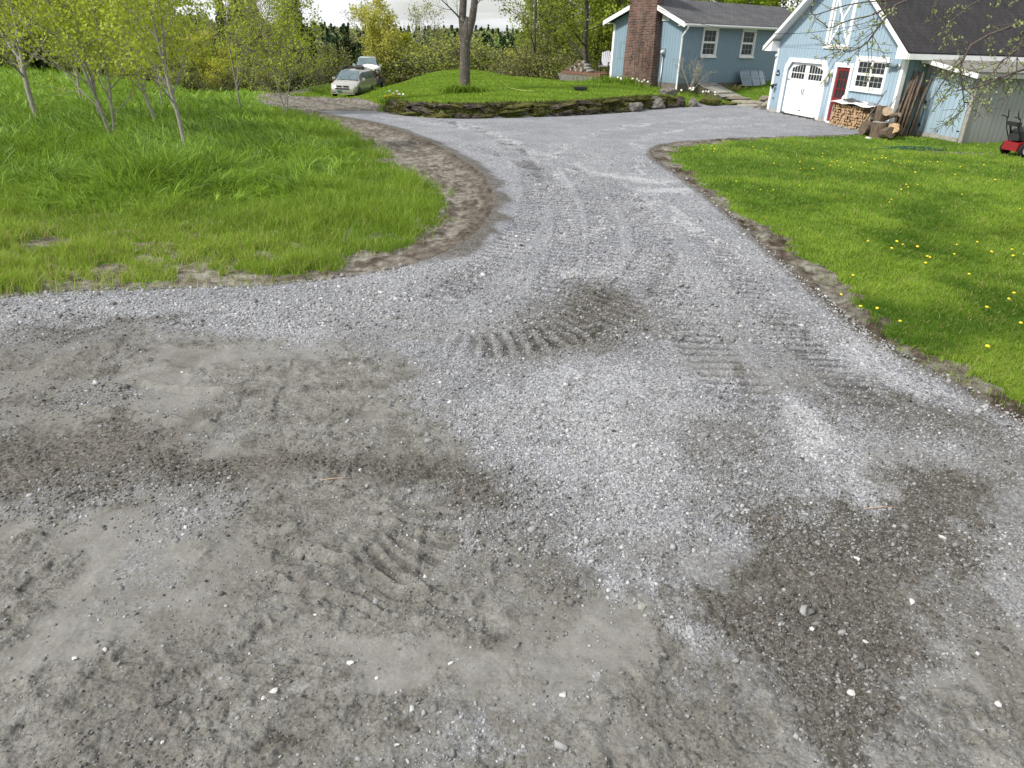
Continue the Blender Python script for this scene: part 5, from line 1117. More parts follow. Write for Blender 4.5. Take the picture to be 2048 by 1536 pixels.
def minivan():
    V_ = empty('minivan', (-12.45, 57.0, -1.84), R(-6), 'silver beige minivan with roof rack parked on the lawn, facing the driveway', 'minivan')
    # front of the vehicle at -y
    st = [(-2.50, .62, .68, .60, .30, .55, .66), (-2.42, .84, .86, .72, .24, .62, .80), (-2.2, .93, .93, .80, .22, .74, .93), (-1.75, .96, .95, .82, .22, .92, 1.03), (-1.35, .96, .96, .80, .22, 1.02, 1.12), (-.95, .97, .97, .72, .22, 1.06, 1.40), (-.45, .97, .97, .70, .22, 1.08, 1.68), (.2, .97, .98, .71, .22, 1.10, 1.74), (1.2, .97, .98, .71, .22, 1.10, 1.75), (2.0, .97, .97, .70, .24, 1.10, 1.72), (2.38, .94, .95, .66, .28, 1.08, 1.64), (2.55, .86, .88, .60, .36, 1.00, 1.40)]
    b = car_loft(st).build('body', M_car, V_)
    w = MB()
    w.add([(-.80, -1.40, 1.10), (.80, -1.40, 1.10), (.66, -.50, 1.66), (-.66, -.50, 1.66)], [(0, 1, 2, 3)]); off = Vector((0, -.035, .045))
    w.v = [tuple(Vector(v) + off) for v in w.v]; w.v += [(x, y + .02, z - .03) for x, y, z in w.v[:4]]; w.f += [(4, 7, 6, 5), (0, 4, 5, 1), (1, 5, 6, 2), (2, 6, 7, 3), (3, 7, 4, 0)]; w.sm += [False] * 5; w.build('windscreen', M_screen, V_)
    wp = MB(); wp.tube([(.30, -1.47, 1.13), (.02, -1.16, 1.36)], .012, 4); wp.tube([(-.35, -1.47, 1.13), (-.60, -1.2, 1.32)], .012, 4); wp.build('wipers', M_trim, V_)
    for s in (-1, 1):
        for (y0, y1, y2, y3) in ((-1.20, -.18, -.18, -.66), (-.10, .98, .98, -.10), (1.06, 2.22, 2.05, 1.06)):
            g = MB(); zl_, zh = 1.13, 1.60
            if y0 < -1: zl2 = 1.13; pts = [(s * .985, y0, 1.13), (s * .985, y1, 1.13), (s * .815, y2, 1.60), (s * .84, y3, 1.54)]
            else: pts = [(s * .985, y0, zl_), (s * .985, y1, zl_), (s * .80, y2, zh), (s * .80, y3, zh)]
            g.add(pts + [(x - s * .04, y, z) for x, y, z in pts], [(0, 1, 2, 3), (7, 6, 5, 4), (0, 4, 5, 1), (1, 5, 6, 2), (2, 6, 7, 3), (3, 7, 4, 0)]); g.build('side_window', M_carglass, V_)
        m = MB(); m.box(s * 1.0, s * 1.22, -1.02, -.90, 1.10, 1.26); m.build('mirror', M_car, V_)
        hl_ = MB(); pts = [(s * .52, -2.47, .70), (s * .92, -2.22, .72), (s * .92, -2.02, .90), (s * .62, -2.30, .88)]
        hl_.add(pts + [(x * .97, y + .07, z - .02) for x, y, z in pts], [(0, 1, 2, 3), (7, 6, 5, 4), (0, 4, 5, 1), (1, 5, 6, 2), (2, 6, 7, 3), (3, 7, 4, 0)]); hl_.build('headlight', plain('headlamp_lens', (.62, .62, .60), .08, .8), V_)
        wheel(V_, s * .86, -1.62); wheel(V_, s * .86, 1.42)
        for yc in (-1.62, 1.42): ar = MB(); ar.lathe([(.0, s * .975), (.37, s * .978), (.37, s * .90)], (0, yc, .36), 'x', 18); ar.build('wheel_arch', M_trim, V_)
        mo = MB(); mo.box(s * .978, s * .992, -1.15, 1.0, .52, .57); mo.build('side_moulding', M_steel, V_)
        rl = MB(); rl.tube([(s * .62, -.35, 1.73), (s * .62, -.25, 1.79), (s * .62, 2.0, 1.79), (s * .62, 2.1, 1.73)], .02, 6); rl.build('roof_rail', M_trim, V_)
    for y_ in (-.05, 1.35): m = MB(); m.box(-.70, .70, y_ - .03, y_ + .03, 1.82, 1.86); m.build('rack_bar', M_trim, V_)
    g = MB(); g.box(-.46, -.05, -2.535, -2.46, .72, .80); g.box(.05, .46, -2.535, -2.46, .72, .80); g.box(-.5, .5, -2.545, -2.46, .55, .64); g.build('grille', M_trim, V_)
    g = MB(); g.box(-.80, .80, -2.56, -2.40, .36, .50); g.box(-.86, .86, -2.53, -2.35, .24, .30); g.build('bumper', M_car, V_)
    g = MB(); g.box(-.36, -.05, -2.585, -2.561, .37, .49); g.build('number_plate', plain('green_plate', (.01, .12, .09), .5), V_)
    t = empty('roof_bag', (V_.matrix_basis @ Vector((.22, .9, 1.84))), R(-6), 'black rumpled bag strapped to the rack on the minivan roof', 'bag')
    rock_mb(55, .46, .55, .18, 3).build('bag', M_trim, t)
    t = empty('ski_clamp', (V_.matrix_basis @ Vector((-.52, .0, 1.86))), R(-6), 'dark clamp on the front left of the minivan roof rack', 'rack')
    m = MB(); m.box(-.14, .14, -.4, .5, .0, .06); m.box(-.1, .1, -.3, .3, .0605, .10); m.build('clamp_bars', M_trim, t)
minivan()
def suv():
    V_ = empty('suv', (-13.25, 66.6, -1.45), R(9), 'pale silver high roofed car standing behind the minivan and loaded trailer', 'car')
    st = [(-2.4, .80, .82, .7, .35, .7, .92), (-2.2, .93, .93, .82, .32, .9, 1.05), (-1.2, .95, .95, .80, .30, 1.08, 1.15), (-.95, .95, .95, .74, .30, 1.12, 1.30), (-.3, .95, .95, .70, .30, 1.15, 1.80), (.4, .95, .95, .70, .30, 1.15, 1.86), (2.0, .95, .95, .69, .32, 1.15, 1.84), (2.4, .92, .92, .62, .36, 1.1, 1.6)]
    car_loft(st).build('body', M_suv, V_)
    w = MB(); pts = [(-.78, -1.02, 1.23), (.78, -1.02, 1.23), (.64, -.34, 1.78), (-.64, -.34, 1.78)]
    w.add([(x, y - .03, z + .03) for x, y, z in pts] + [(x, y, z - .02) for x, y, z in pts], [(0, 1, 2, 3), (7, 6, 5, 4), (0, 4, 5, 1), (1, 5, 6, 2), (2, 6, 7, 3), (3, 7, 4, 0)]); w.build('windscreen', M_screen, V_)
    for s in (-1, 1):
        for (y0, y1) in ((-.62, .45), (.53, 1.6)):
            g = MB(); pts = [(s * .965, y0, 1.20), (s * .965, y1, 1.20), (s * .80, y1, 1.70), (s * .80, y0 + (.3 if y0 < 0 else 0), 1.70)]
            g.add(pts + [(x - s * .04, y, z) for x, y, z in pts], [(0, 1, 2, 3), (7, 6, 5, 4), (0, 4, 5, 1), (1, 5, 6, 2), (2, 6, 7, 3), (3, 7, 4, 0)]); g.build('side_window', M_carglass, V_)
        wheel(V_, s * .84, -1.5, .37); wheel(V_, s * .84, 1.45, .37); m = MB(); m.box(s * .97, s * 1.2, -.75, -.62, 1.15, 1.34); m.build('mirror', M_suv, V_)
suv()
t = empty('utility_trailer', (-12.15, 62.2, -1.83), R(-2), 'dark two wheeled trailer heaped with scrap, parked behind the minivan', 'trailer')
m = MB(); m.box(-.8, .8, -1.4, 1.4, .45, .52); m.beam((0, -1.4, .48), (0, -2.5, .42), .08, .08); m.build('bed', M_trim, t)
m = MB(); m.box(-.82, -.78, -1.4, 1.4, .52, .85); m.box(.78, .82, -1.4, 1.4, .52, .85); m.box(-.779, .779, -1.42, -1.38, .52, .85); m.box(-.779, .779, 1.38, 1.42, .52, .85); m.build('side_boards', weathered('trailer_boards', (.05, .045, .04), (.20, .17, .14)), t)
wheel(t, -.92, 0, .34, .18); wheel(t, .92, 0, .34, .18)
o = empty('scrap_load', t.location + Vector((0, 0, .55)), R(-2), 'jumbled dark and rusty scrap piled on the trailer', 'scrap'); rs = random.Random(6)
Mj = [plain('rusty_scrap', (.16, .07, .05), .8, .2, .4, 8), plain('dark_scrap', (.03, .03, .035), .6), plain('pale_scrap', (.45, .43, .42), .6, .3, .3, 7)]
for j in range(3):
    for k in range(22):
        m = MB(); p = Vector((rs.uniform(-.68, .68), rs.uniform(-1.25, 1.25), rs.uniform(.05, .95))); M_ = Matrix.Translation(p) @ Matrix.Rotation(rs.uniform(0, 3), 4, Vector((rs.random(), rs.random(), rs.random())).normalized())
        if k % 3: a = rs.uniform(.04, .18); m.box(-a, a, -a * .7, a * .7, -.03, rs.uniform(.0, .12), M=M_)
        else: m.tube([M_ @ Vector((-.4, 0, 0)), M_ @ Vector((0, .05, .02)), M_ @ Vector((.4, 0, 0))], .022, 5)
        m.build('scrap_piece', Mj[j], o)
o = empty('white_hull', t.location + Vector((.18, -.3, 1.62)), R(40), 'white upturned shell lying across the top of the scrap load', 'hull')
m = MB(); m.add([(x * w_, y, z) for y, w_, zz in ((-1.0, .15, .0), (-.7, .42, .06), (0, .55, .10), (.7, .5, .10), (.95, .3, .04)) for x, z in ((-1, -.08 + zz * 0), (-.8, .10 + zz), (0, .17 + zz), (.8, .10 + zz), (1, -.08))], [(i * 5 + j, i * 5 + j + 1, (i + 1) * 5 + j + 1, (i + 1) * 5 + j) for i in range(4) for j in range(4)] + [(0, 1, 2, 3, 4)[::-1], (20, 21, 22, 23, 24)] + [(i * 5, (i + 1) * 5, (i + 1) * 5 + 4, i * 5 + 4) for i in range(4)], True)
m.build('hull', M_white_clean, o)

# ------------------------------------------------------------------ mower and garden hose
MW = empty('walk_behind_mower', (15.25, 23.2, gz(15.6, 23.1)), R(8), 'red walk behind mower with black handlebars at the right edge by the grey shed', 'mower')
M_mred = plain('mower_red', (.22, .010, .013), .35, .5, .12, 5)
m = MB(); m.prism([(-.28, .16), (.95, .16), (1.05, .30), (.95, .42), (.15, .46), (-.25, .40)], 1, -.30, .30); m.build('deck', M_mred, MW)
m = MB(); m.prism([(-.25, .4605), (.35, .4605), (.38, .60), (.30, .74), (-.1, .78), (-.22, .70)], 1, -.22, .22); m.lathe([(.17, 0), (.17, .06), (.10, .09), (0, .09)], (.08, 0, .76), 'z', 14); m.build('engine', M_iron, MW)
m = MB(); m.prism([(.40, .4605), (.95, .44), (.85, .62), (.5, .66)], 1, -.25, .25); m.build('hood', M_mred, MW)
for s in (-1, 1):
    for x_, rad in ((-.05, .20), (.85, .15)):
        m = MB(); m.lathe([(rad * .5, -.05), (rad * .93, -.05), (rad, -.03), (rad, .03), (rad * .93, .05), (rad * .5, .05)], (x_, s * .37, rad), 'y', 20); wh = m.build('wheel', M_tyre, MW)
        q = MB(); q.lathe([(rad * .55, s * .045), (rad * .45, s * .02), (rad * .18, s * .03), (rad * .16, s * .06), (0, s * .06)], (x_, s * .37, rad), 'y', 14); q.build('rim', plain('cream_rim', (.62, .60, .52), .5), wh)
    m = MB(); m.tube([(-.15, s * .25, .42), (-.34, s * .26, .75), (-.44, s * .27, 1.08), (-.50, s * .27, 1.12), (-.66, s * .27, 1.14)], .017, 6); m.build('handlebar', M_iron, MW)
    m = MB(); m.tube([(-.44, s * .22, 1.06), (-.50, s * .2, 1.24), (-.52, s * .2, 1.34)], .016, 6); m.tube([(-.2, s * .2, .6), (-.35, s * .15, .9)], .03, 6); m.build('control_lever', M_iron, MW)
m = MB(); m.box(-.42, -.30, -.24, .24, .86, .98); m.build('control_panel', M_iron, MW)
m = MB(); pts = []
for k in range(60):
    a = k * .42; rr_ = .35 + .12 * math.sin(k * .9); x = 12.55 + math.cos(a) * rr_ * 1.3 + .012 * k * math.sin(k * .3); y = 23.9 + math.sin(a) * rr_ * .9
    pts.append((x, y, gz(x, y) + .03 + .02 * math.sin(k)))
for k in range(14): pts.append((11.9 - k * .10, 23.6 - .05 * k + .06 * math.sin(k), gz(11.9 - k * .1, 23.6 - .05 * k) + .05))
m.tube(pts, .011, 5); tag(m.build('garden_hose', plain('green_hose', (.015, .07, .05), .5)), 'green garden hose lying in a loose tangle on the lawn below the shed door', 'hose')
t = empty('stacked_boards', (GM @ Vector((10.55, 3.3, -.02))), R(15), 'few grey boards lying against the foot of the grey shed wall', 'boards')
m = MB(); m.box(0, .25, -.9, .9, .0, .06); m.box(.02, .22, -.8, .95, .065, .12); m.build('board', M_oldwood, t)

# ------------------------------------------------------------------ trees
def grow(r, pos, d, length, rad, level, out, tips, up=.12, wig=.12, nch=(9, 5, 3), ang=(45, 45, 50), start=.3, maxlev=3, ratio=.45, taper=.35, seg=None):
    n = seg or max(3, int(7 - level * 1.5)); pts = [Vector(pos)]; dirs = []; d = Vector(d).normalized()
    for i in range(n):
        d = (d + Vector((r.gauss(0, wig), r.gauss(0, wig), r.gauss(0, wig * .6) + up))).normalized(); dirs.append(d.copy()); pts.append(pts[-1] + d * length / n)
    rads = [rad * (1 - (1 - taper) * i / n) for i in range(n + 1)]; out.append((pts, rads, level))
    if level >= maxlev - 1:
        for i in range(1, n + 1): tips.append((pts[i], level))
    if level < maxlev:
        k = nch[level]; az = r.uniform(0, 6.28)
        for j in range(k):
            t = start + (1 - start) * (j + r.uniform(.1, .9)) / k; f = t * n; i = min(int(f), n - 1); p = pts[i].lerp(pts[i + 1], f - i); dd = dirs[i]
            az += 2.4 + r.uniform(-.4, .4); o = dd.orthogonal().normalized(); o = Matrix.Rotation(az, 3, dd) @ o; a = R(ang[level] + r.uniform(-10, 10))
            nd = dd * math.cos(a) + o * math.sin(a)
            grow(r, p, nd, length * ratio * (1.25 - .75 * t) * r.uniform(.8, 1.2), rads[i] * .5, level + 1, out, tips, up, wig * 1.25, nch, ang, .15, maxlev, ratio * 1.05, .3)
def wood_mesh(name, out, mat, minr=.004, sides=(8, 5, 4, 3)):
    m = MB()
    for pts, rads, lv in out: m.tube(pts, [max(q, minr) for q in rads], sides[min(lv, 3)], False)
    return m.mesh(name, mat)
def leaf_mesh(name, tips, per, spread, size, mat, r, droop=.0, ymask=None):
    P = np.array([t[0][:] for t in tips]); P = np.repeat(P, per, 0); n = len(P); P = P + r.normal(0, spread, (n, 3)); P[:, 2] -= droop * r.random(n)
    s = size * np.exp(r.normal(0, .25, n)); a = r.normal(0, 1, (n, 3)); a /= np.linalg.norm(a, axis=1)[:, None]; b = r.normal(0, 1, (n, 3)); b -= (a * b).sum(1)[:, None] * a; b /= np.linalg.norm(b, axis=1)[:, None]
    V = np.stack([P - a * s[:, None] * .5, P + b * s[:, None] * .38, P + a * s[:, None] * .55, P - b * s[:, None] * .38], 1).reshape(-1, 3)
    F = np.arange(n * 4).reshape(n, 4); cl = vnoise(P[:, 0] * 1.3 + P[:, 2] * .7, P[:, 1] * 1.3 + P[:, 2], 3)
    return npmesh(name, V, F, mat, {'tone': np.repeat(np.clip(.15 + .55 * cl + .4 * r.random(n), 0, 1), 4)})
M_sapbark = bark('pale_grey_bark', (.20, .18, .155), (.40, .37, .33), 14, (.10, .085, .07)); M_maplebark = bark('rough_grey_bark', (.045, .038, .032), (.17, .15, .13), 16, (.36, .35, .32))
M_darkbark = bark('dark_trunk_bark', (.045, .038, .032), (.17, .15, .13), 12); M_birch = bark('pale_birch_bark', (.30, .28, .25), (.55, .53, .49), 8, (.08, .07, .06))
M_sapleaf = leafmat('sapling_leaf', (.17, .25, .018), (.52, .58, .075), .48); M_yelleaf = leafmat('yellow_spring_leaf', (.25, .30, .02), (.55, .55, .06), .45)
M_grnleaf = leafmat('spring_green_leaf', (.11, .18, .015), (.36, .43, .05), .4); M_brnleaf = leafmat('brown_bud_leaf', (.17, .14, .06), (.36, .33, .12), .3)
M_needle = leafmat('spruce_needle', (.014, .036, .014), (.055, .105, .036), .15); M_olive = leafmat('olive_leaf', (.12, .15, .03), (.34, .37, .08), .35)

def sapling(x, y, hgt, lean, label, seed, rad=.06, lower=.22, forks=1, dens=1.0):
    r = random.Random(seed); out, tips = [], []; z = gz(x, y) - .05
    for f in range(forks):
        d = Vector((lean[0] + (.22 * (f * 2 - 1) if forks > 1 else 0), lean[1], 1))
        grow(r, (0, 0, 0) if f == 0 else (.02, .02, .05), d, hgt * (1 if f == 0 else .85), rad * (.72 if f == 0 else .55), 0, out, tips, .06, .05, (22, 7, 4), (42, 42, 45), lower * .72, 3, .38, .15, 12)
    t = empty('young_tree', (x, y, z), 0, label, 'tree', 'young trees in the tall grass')
    link('trunk', wood_mesh('trunk', out, M_sapbark, .004), t)
    link('crown', leaf_mesh('crown', tips, max(1, int(3.6 * dens)), .095, .078, M_sapleaf, np.random.default_rng(seed)), t); return t
sapling(-8.35, 18.5, 5.6, (-.10, 0), 'young tree with a pale leaning trunk, nearest the bend of the driveway', 1, .075)
sapling(-11.66, 21.36, 6.6, (-.12, 0), 'tall thin young tree forked at its foot, second from the nearest pale trunk', 2, .07, .16, 2)
sapling(-16.6, 25.9, 7.2, (-.16, 0), 'stout young tree at the far left with a limb reaching out low', 3, .13)
sapling(-15.9, 28.5, 5.6, (-.03, 0), 'short brown trunked young tree right of the stout one', 4, .085)
sapling(-13.0, 26.84, 5.8, (-.06, 0), 'young tree half hidden behind the nearest pale trunk', 5, .09)
sapling(-12.4, 33.6, 7.0, (-.05, 0), 'slender white stemmed tree left of the dirt strip', 6, .06, .15, 1, .8)
sapling(-10.1, 32.6, 6.4, (.01, 0), 'bushy many stemmed young tree before the dirt strip and minivan', 7, .045, .05, 2, .8)
sapling(-19.5, 27.0, 7.5, (-.05, 0), 'leafy young tree cut by the left edge of the picture', 8, .09)
sapling(-20.5, 35.5, 6.5, (.02, 0), 'young tree further back at the far left in the meadow', 9, .08)
sapling(-16.5, 35.0, 6.0, (.03, 0), 'slight young tree standing at the back of the tall grass', 10, .05, .15, 1, .7)

def big_tree():
    r = random.Random(21); out, tips = [], []; b = Vector((-2.75, 36.4, gz(-2.75, 36.4) - .1))
    t = empty('maple_tree', b, 0, 'big bare limbed tree with a forked lichen spotted trunk on the raised lawn', 'tree')
    trunk = [(0, 0, 0), (.02, 0, .25), (.05, 0, 1.0), (.05, 0, 1.7), (.07, 0, 2.3), (.10, 0, 2.9), (.15, 0, 3.3)]; m = MB(); m.tube(trunk, [.36, .27, .24, .235, .235, .20, .06], 16)
    a1 = [(.03, 0, 1.6), (.0, 0, 2.35), (-.08, .05, 3.2), (-.02, .1, 4.2), (.02, .1, 5.6), (-.1, .2, 7.5)]; a2 = [(.06, 0, 1.6), (.14, 0, 2.35), (.38, -.05, 3.2), (.52, -.1, 4.2), (.62, -.1, 5.6), (.9, -.2, 7.2)]
    m.tube(a1, [.12, .185, .17, .16, .14, .10], 11); m.tube(a2, [.12, .175, .165, .15, .13, .09], 11)
    L = [((-.05, .1, 3.9), (-.9, -.1, .75), 3.6, .09), ((-.02, .1, 4.0), (-1.3, .3, .35), 4.0, .07), ((-.0, .1, 4.3), (-.8, .6, .9), 3.4, .08), ((.52, -.1, 4.1), (1.1, -.2, .65), 3.6, .09), ((.5, -.1, 4.4), (.9, .6, 1.0), 3.2, .07), ((-.08, .05, 3.1), (-.5, -.3, .55), 1.8, .045), ((.62, -.1, 5.2), (1.2, .3, .4), 3.5, .07), ((-.1, .1, 5.4), (-1.2, -.4, .5), 3.6, .07), ((.4, -.05, 3.5), (.3, .1, .5), 1.3, .03), ((-.1, .1, 6.6), (-.5, .2, 1), 3, .08), ((.8, -.1, 6.6), (.5, -.2, 1), 3, .08)]
    for p, d, l, q in L: grow(r, p, d, l, q, 1, out, tips, .07, .10, (9, 6, 4), (45, 42, 45), .15, 3, .5, .25, 7)
    tr = m.build('trunk', M_maplebark, t); link('limbs', wood_mesh('limbs', out, M_darkbark, .006), t)
    link('leaf_buds', leaf_mesh('leaf_buds', tips, 1, .10, .07, M_olive, np.random.default_rng(3)), t)
    # plants at its foot
    f = np.random.default_rng(4); n = 1500; x = f.normal(.1, .48, n); y = f.normal(-.35, .22, n); V, F, T = blades(x, y, np.full(n, .10), f.uniform(.2, .5, n), np.full(n, .035), f.uniform(.4, 1.3, n), f.random(n), f, 3)
    o = link('day_lilies', npmesh('day_lilies', V, F, M_short, {'tone': T}, True), None, b); tag(o, 'clump of strappy green leaves round the foot of the big tree', 'plants', kind='stuff')
big_tree()
m = MB(); m.tube(sag((-2.45, 36.2, 2.0), (-.9, 36.9, gz(-.9, 36.9) + .35), .15, 8) + [(-.6, 36.9, gz(-.6, 36.9) + .12), (.0, 35.9, gz(0, 35.9) + .08), (.6, 35.6, gz(.6, 35.6) + .08)], .009, 5)
tag(m.build('rope', plain('yellow_green_rope', (.45, .50, .16), .8)), 'pale yellow rope hanging from the big tree down to the lawn', 'rope')

# ---- prototypes for the trees beyond the lawn and meadow, built once and copied
def proto(kind, seed):
    r = random.Random(seed); out, tips = [], []; q = np.random.default_rng(seed); P = {}
    if kind == 'spruce':
        H_ = 10.0; m = MB(); m.tube([(0, 0, 0), (0, 0, H_)], [.14, .02], 6); P['trunk'] = m.mesh('trunk', M_darkbark); V = []
        for w in range(46):
            z = .6 + (H_ - .6) * (w / 46) ** .95; L_ = (1 - (z / H_)) * 2.0 * r.uniform(.75, 1.15) + .10
            for k in range(9):
                a = 6.283 * k / 9 + r.uniform(-.4, .4); ll = L_ * r.uniform(.6, 1.1)
                for j in range(5): t_ = (j + 1) / 5; V.append((Vector((math.cos(a) * ll * t_, math.sin(a) * ll * t_, z - .30 * ll * t_ + .1 * ll * t_ * t_ + r.uniform(-.05, .05))), 3))
        P['crown'] = leaf_mesh('crown', V, 5, .11, .26, M_needle, q, .1); return P
    H_, rad, nch, ang, start, ratio, mat, per, spread, size, bk, up, maxl = {
        'yellow': (7, .10, (12, 7, 4), (48, 45, 45), .12, .48, M_yelleaf, 7, .22, .15, M_darkbark, .05, 3), 'green': (10, .13, (14, 7, 4), (50, 48, 45), .22, .46, M_grnleaf, 6, .26, .17, M_darkbark, .05, 3),
        'brown': (8, .11, (13, 8, 6), (42, 45, 45), .12, .50, M_brnleaf, 2, .22, .09, M_darkbark, .05, 3), 'slim': (13, .10, (15, 6, 4), (52, 48, 45), .22, .22, M_grnleaf, 2, .18, .12, M_darkbark, .05, 3),
        'birch': (13, .09, (14, 6, 4), (45, 45, 45), .30, .24, M_sapleaf, 4, .2, .12, M_birch, .05, 3), 'wispy': (9, .08, (11, 6, 4), (38, 42, 45), .25, .42, M_olive, 2, .2, .10, M_sapbark, .05, 3), 'shrub': (2.6, .04, (12, 6, 5), (60, 50, 45), .02, .75, M_olive, 3, .16, .09, M_darkbark, .02, 3)}[kind]
    grow(r, (0, 0, 0), (r.uniform(-.05, .05), r.uniform(-.05, .05), 1), H_, rad, 0, out, tips, up, .05 if kind in ('slim', 'birch') else .09, nch, ang, start, maxl, ratio, .2, 10)
    P['trunk'] = wood_mesh('trunk', out, bk, .012, (7, 4, 3, 3)); P['crown'] = leaf_mesh('crown', tips, per, spread, size, mat, q); return P
PROTO = {}
for kd, sd in (('spruce', (1, 2)), ('yellow', (3, 4)), ('green', (5, 6, 7)), ('brown', (8, 9, 10)), ('slim', (11, 12, 13)), ('birch', (14, 15)), ('wispy', (16, 17)), ('shrub', (18, 19, 20))):
    PROTO[kd] = [proto(kd, 900 + q) for q in sd]
NAME = dict(spruce='spruce_tree', yellow='leafing_tree', green='leafing_tree', brown='budding_tree', slim='slender_tree', birch='birch_tree', wispy='wispy_tree', shrub='shrub')
tr_rng = random.Random(17); PROTO_USE = {}
def plant(kind, x, y, scale, label, group=None, widen=1.0, dz=0.0):
    i = PROTO_USE.get(kind, 0); PROTO_USE[kind] = i + 1; P = PROTO[kind][i % len(PROTO[kind])]
    z = gz(x, y) if y < 99 and x < 29.8 else float(terrain(np.array([x]), np.array([y]))[0])
    t = empty(NAME[kind], (x, y, z - .1 + dz), tr_rng.uniform(0, 6.28), label, 'shrub' if kind == 'shrub' else 'tree', group); t.scale = (scale * widen, scale * widen, scale)
    for k, me in P.items(): link(k, me, t)
    return t
def row(kind, n, xa, xb, ya, yb, sa, sb, label, group, widen=1.0):
    ORD = ('leftmost', 'second from left', 'third from left', 'fourth from left', 'fifth from left', 'sixth from left', 'rightmost')
    P_ = [(xa + (xb - xa) * (i + tr_rng.uniform(.1, .9)) / n, tr_rng.uniform(ya, yb)) for i in range(n)]; P_.sort(key=lambda q: q[0] / q[1])
    for i, (x, y) in enumerate(P_):
        lb = label if n > 7 else label + ', ' + (ORD[-1] if i == n - 1 else ORD[i]); plant(kind, x, y, tr_rng.uniform(sa, sb), lb, group, widen * tr_rng.uniform(.85, 1.15))
    for i in ():
        f = (i + tr_rng.uniform(.1, .9)) / n; plant(kind, xa + (xb - xa) * f, tr_rng.uniform(ya, yb), tr_rng.uniform(sa, sb), label, group, widen * tr_rng.uniform(.85, 1.15))
# behind the meadow, left
row('green', 7, -62, -30, 66, 76, .85, 1.15, 'pale green leafing tree in the wood behind the meadow at left', 'leafing trees behind the meadow', 1.1)
row('brown', 12, -60, -19, 62, 74, .7, .95, 'brown budding tree in the wood behind the meadow at left', 'budding trees behind the meadow', 1.1)
row('yellow', 8, -50, -22, 58, 66, .6, .82, 'yellow green tree at the front of the wood behind the meadow', 'yellow green trees behind the meadow', 1.15)
row('spruce', 18, -62, -24, 74, 90, 1.0, 1.45, 'dark spruce rising behind the leafing trees at left', 'spruces behind the leafing trees at left')
row('spruce', 16, -34, -17, 76, 92, .70, .88, 'dark spruce in the row left of the parked vehicles', 'spruces left of the parked vehicles')
row('shrub', 7, -40, -17, 54, 62, .6, 1.0, 'low twiggy shrub at the edge of the meadow before the wood', 'shrubs at the meadow edge', 1.3)
row('shrub', 6, -20, -11, 72, 78, .9, 1.3, 'twiggy brown shrub just behind the parked vehicles', 'shrubs behind the parked vehicles', 1.2)
# behind the vehicles and mound, centre
plant('yellow', -12.2, 74, 1.05, 'bright yellow green tree directly above and right of the parked vehicles')
plant('yellow', -9.9, 76, .85, 'smaller bright yellow green tree next to the larger one right of the vehicles')
plant('wispy', -12.9, 84, 1.22, 'tall wispy tree with a pale airy crown against the sky behind the vehicles', None, 1.1)
plant('wispy', -16.8, 80, 1.05, 'nearly bare thin tree against the sky left of the vehicles', None, 1.0)
plant('wispy', -8.2, 86, 1.0, 'nearly bare thin tree against the sky left of the big maple', None, 1.0)
row('brown', 9, -15, 0, 74, 90, .50, .72, 'brown budding tree in the thicket behind the mound', 'budding trees behind the mound', 1.5)
row('shrub', 9, -9.0, 0, 66, 76, 1.0, 1.5, 'olive shrub in the low thicket behind the mound', 'olive shrubs behind the mound', 1.4)
row('spruce', 5, -19, -13, 76, 84, .62, .80, 'dark narrow spruce right behind the minivan', 'narrow spruces behind the minivan', 1.1)
row('spruce', 6, -4.5, 3, 110, 135, .75, .95, 'small far dark spruce showing beside the big maple trunk', 'far spruces beside the maple', 1.0)
# wood right of the maple, behind lawn and deck
row('slim', 17, 0.2, 9.0, 52, 66, .85, 1.1, 'slender dark trunked tree with sparse leaves beyond the lawn', 'slender trees beyond the lawn')
row('green', 9, -1.0, 12.0, 66, 84, .48, .70, 'spring green tree filling the wood behind the slender trunks', 'green trees behind the slender trunks', 1.15)
row('birch', 6, .5, 8.5, 60, 70, .8, 1.0, 'pale stemmed birch among the slender trees beyond the lawn', 'birches beyond the lawn')
row('brown', 7, 1, 12, 58, 72, .6, .8, 'brown budding tree among the slender trees left of the house', 'budding trees left of the house', 1.1)
row('shrub', 12, 0.5, 7.5, 50, 58, .7, 1.1, 'leafy undergrowth shrub at the lower edge of the lawn before the wood', 'shrubs below the lawn edge', 1.3)
row('yellow', 4, 1, 9, 62, 76, .6, .8, 'yellow green understorey tree in the wood left of the house', 'yellow green trees left of the house', 1.2)
t = plant('slim', 4.15, 49.5, 1.0, 'tall straight dark trunked tree left of the deck, thickest of its row', None, 1.0); t.scale = (1.9, 1.9, 1.1)
t = plant('slim', .55, 52.5, .95, 'dark straight trunk midway between the maple and the deck'); t.scale = (1.3, 1.3, 1.0)
plant('spruce', 8.2, 57, 1.15, 'dark conifer just left of the house gable'); plant('green', 7.3, 55, 1.0, 'dense green tree rising over the deck beside the house gable')
row('spruce', 9, 14, 34, 62, 76, 1.1, 1.4, 'dark spruce in the wood behind the house roof', 'spruces behind the house roof')
row('green', 7, 9, 30, 58, 68, .9, 1.1, 'green tree in the wood behind the house roof', 'green trees behind the house roof')
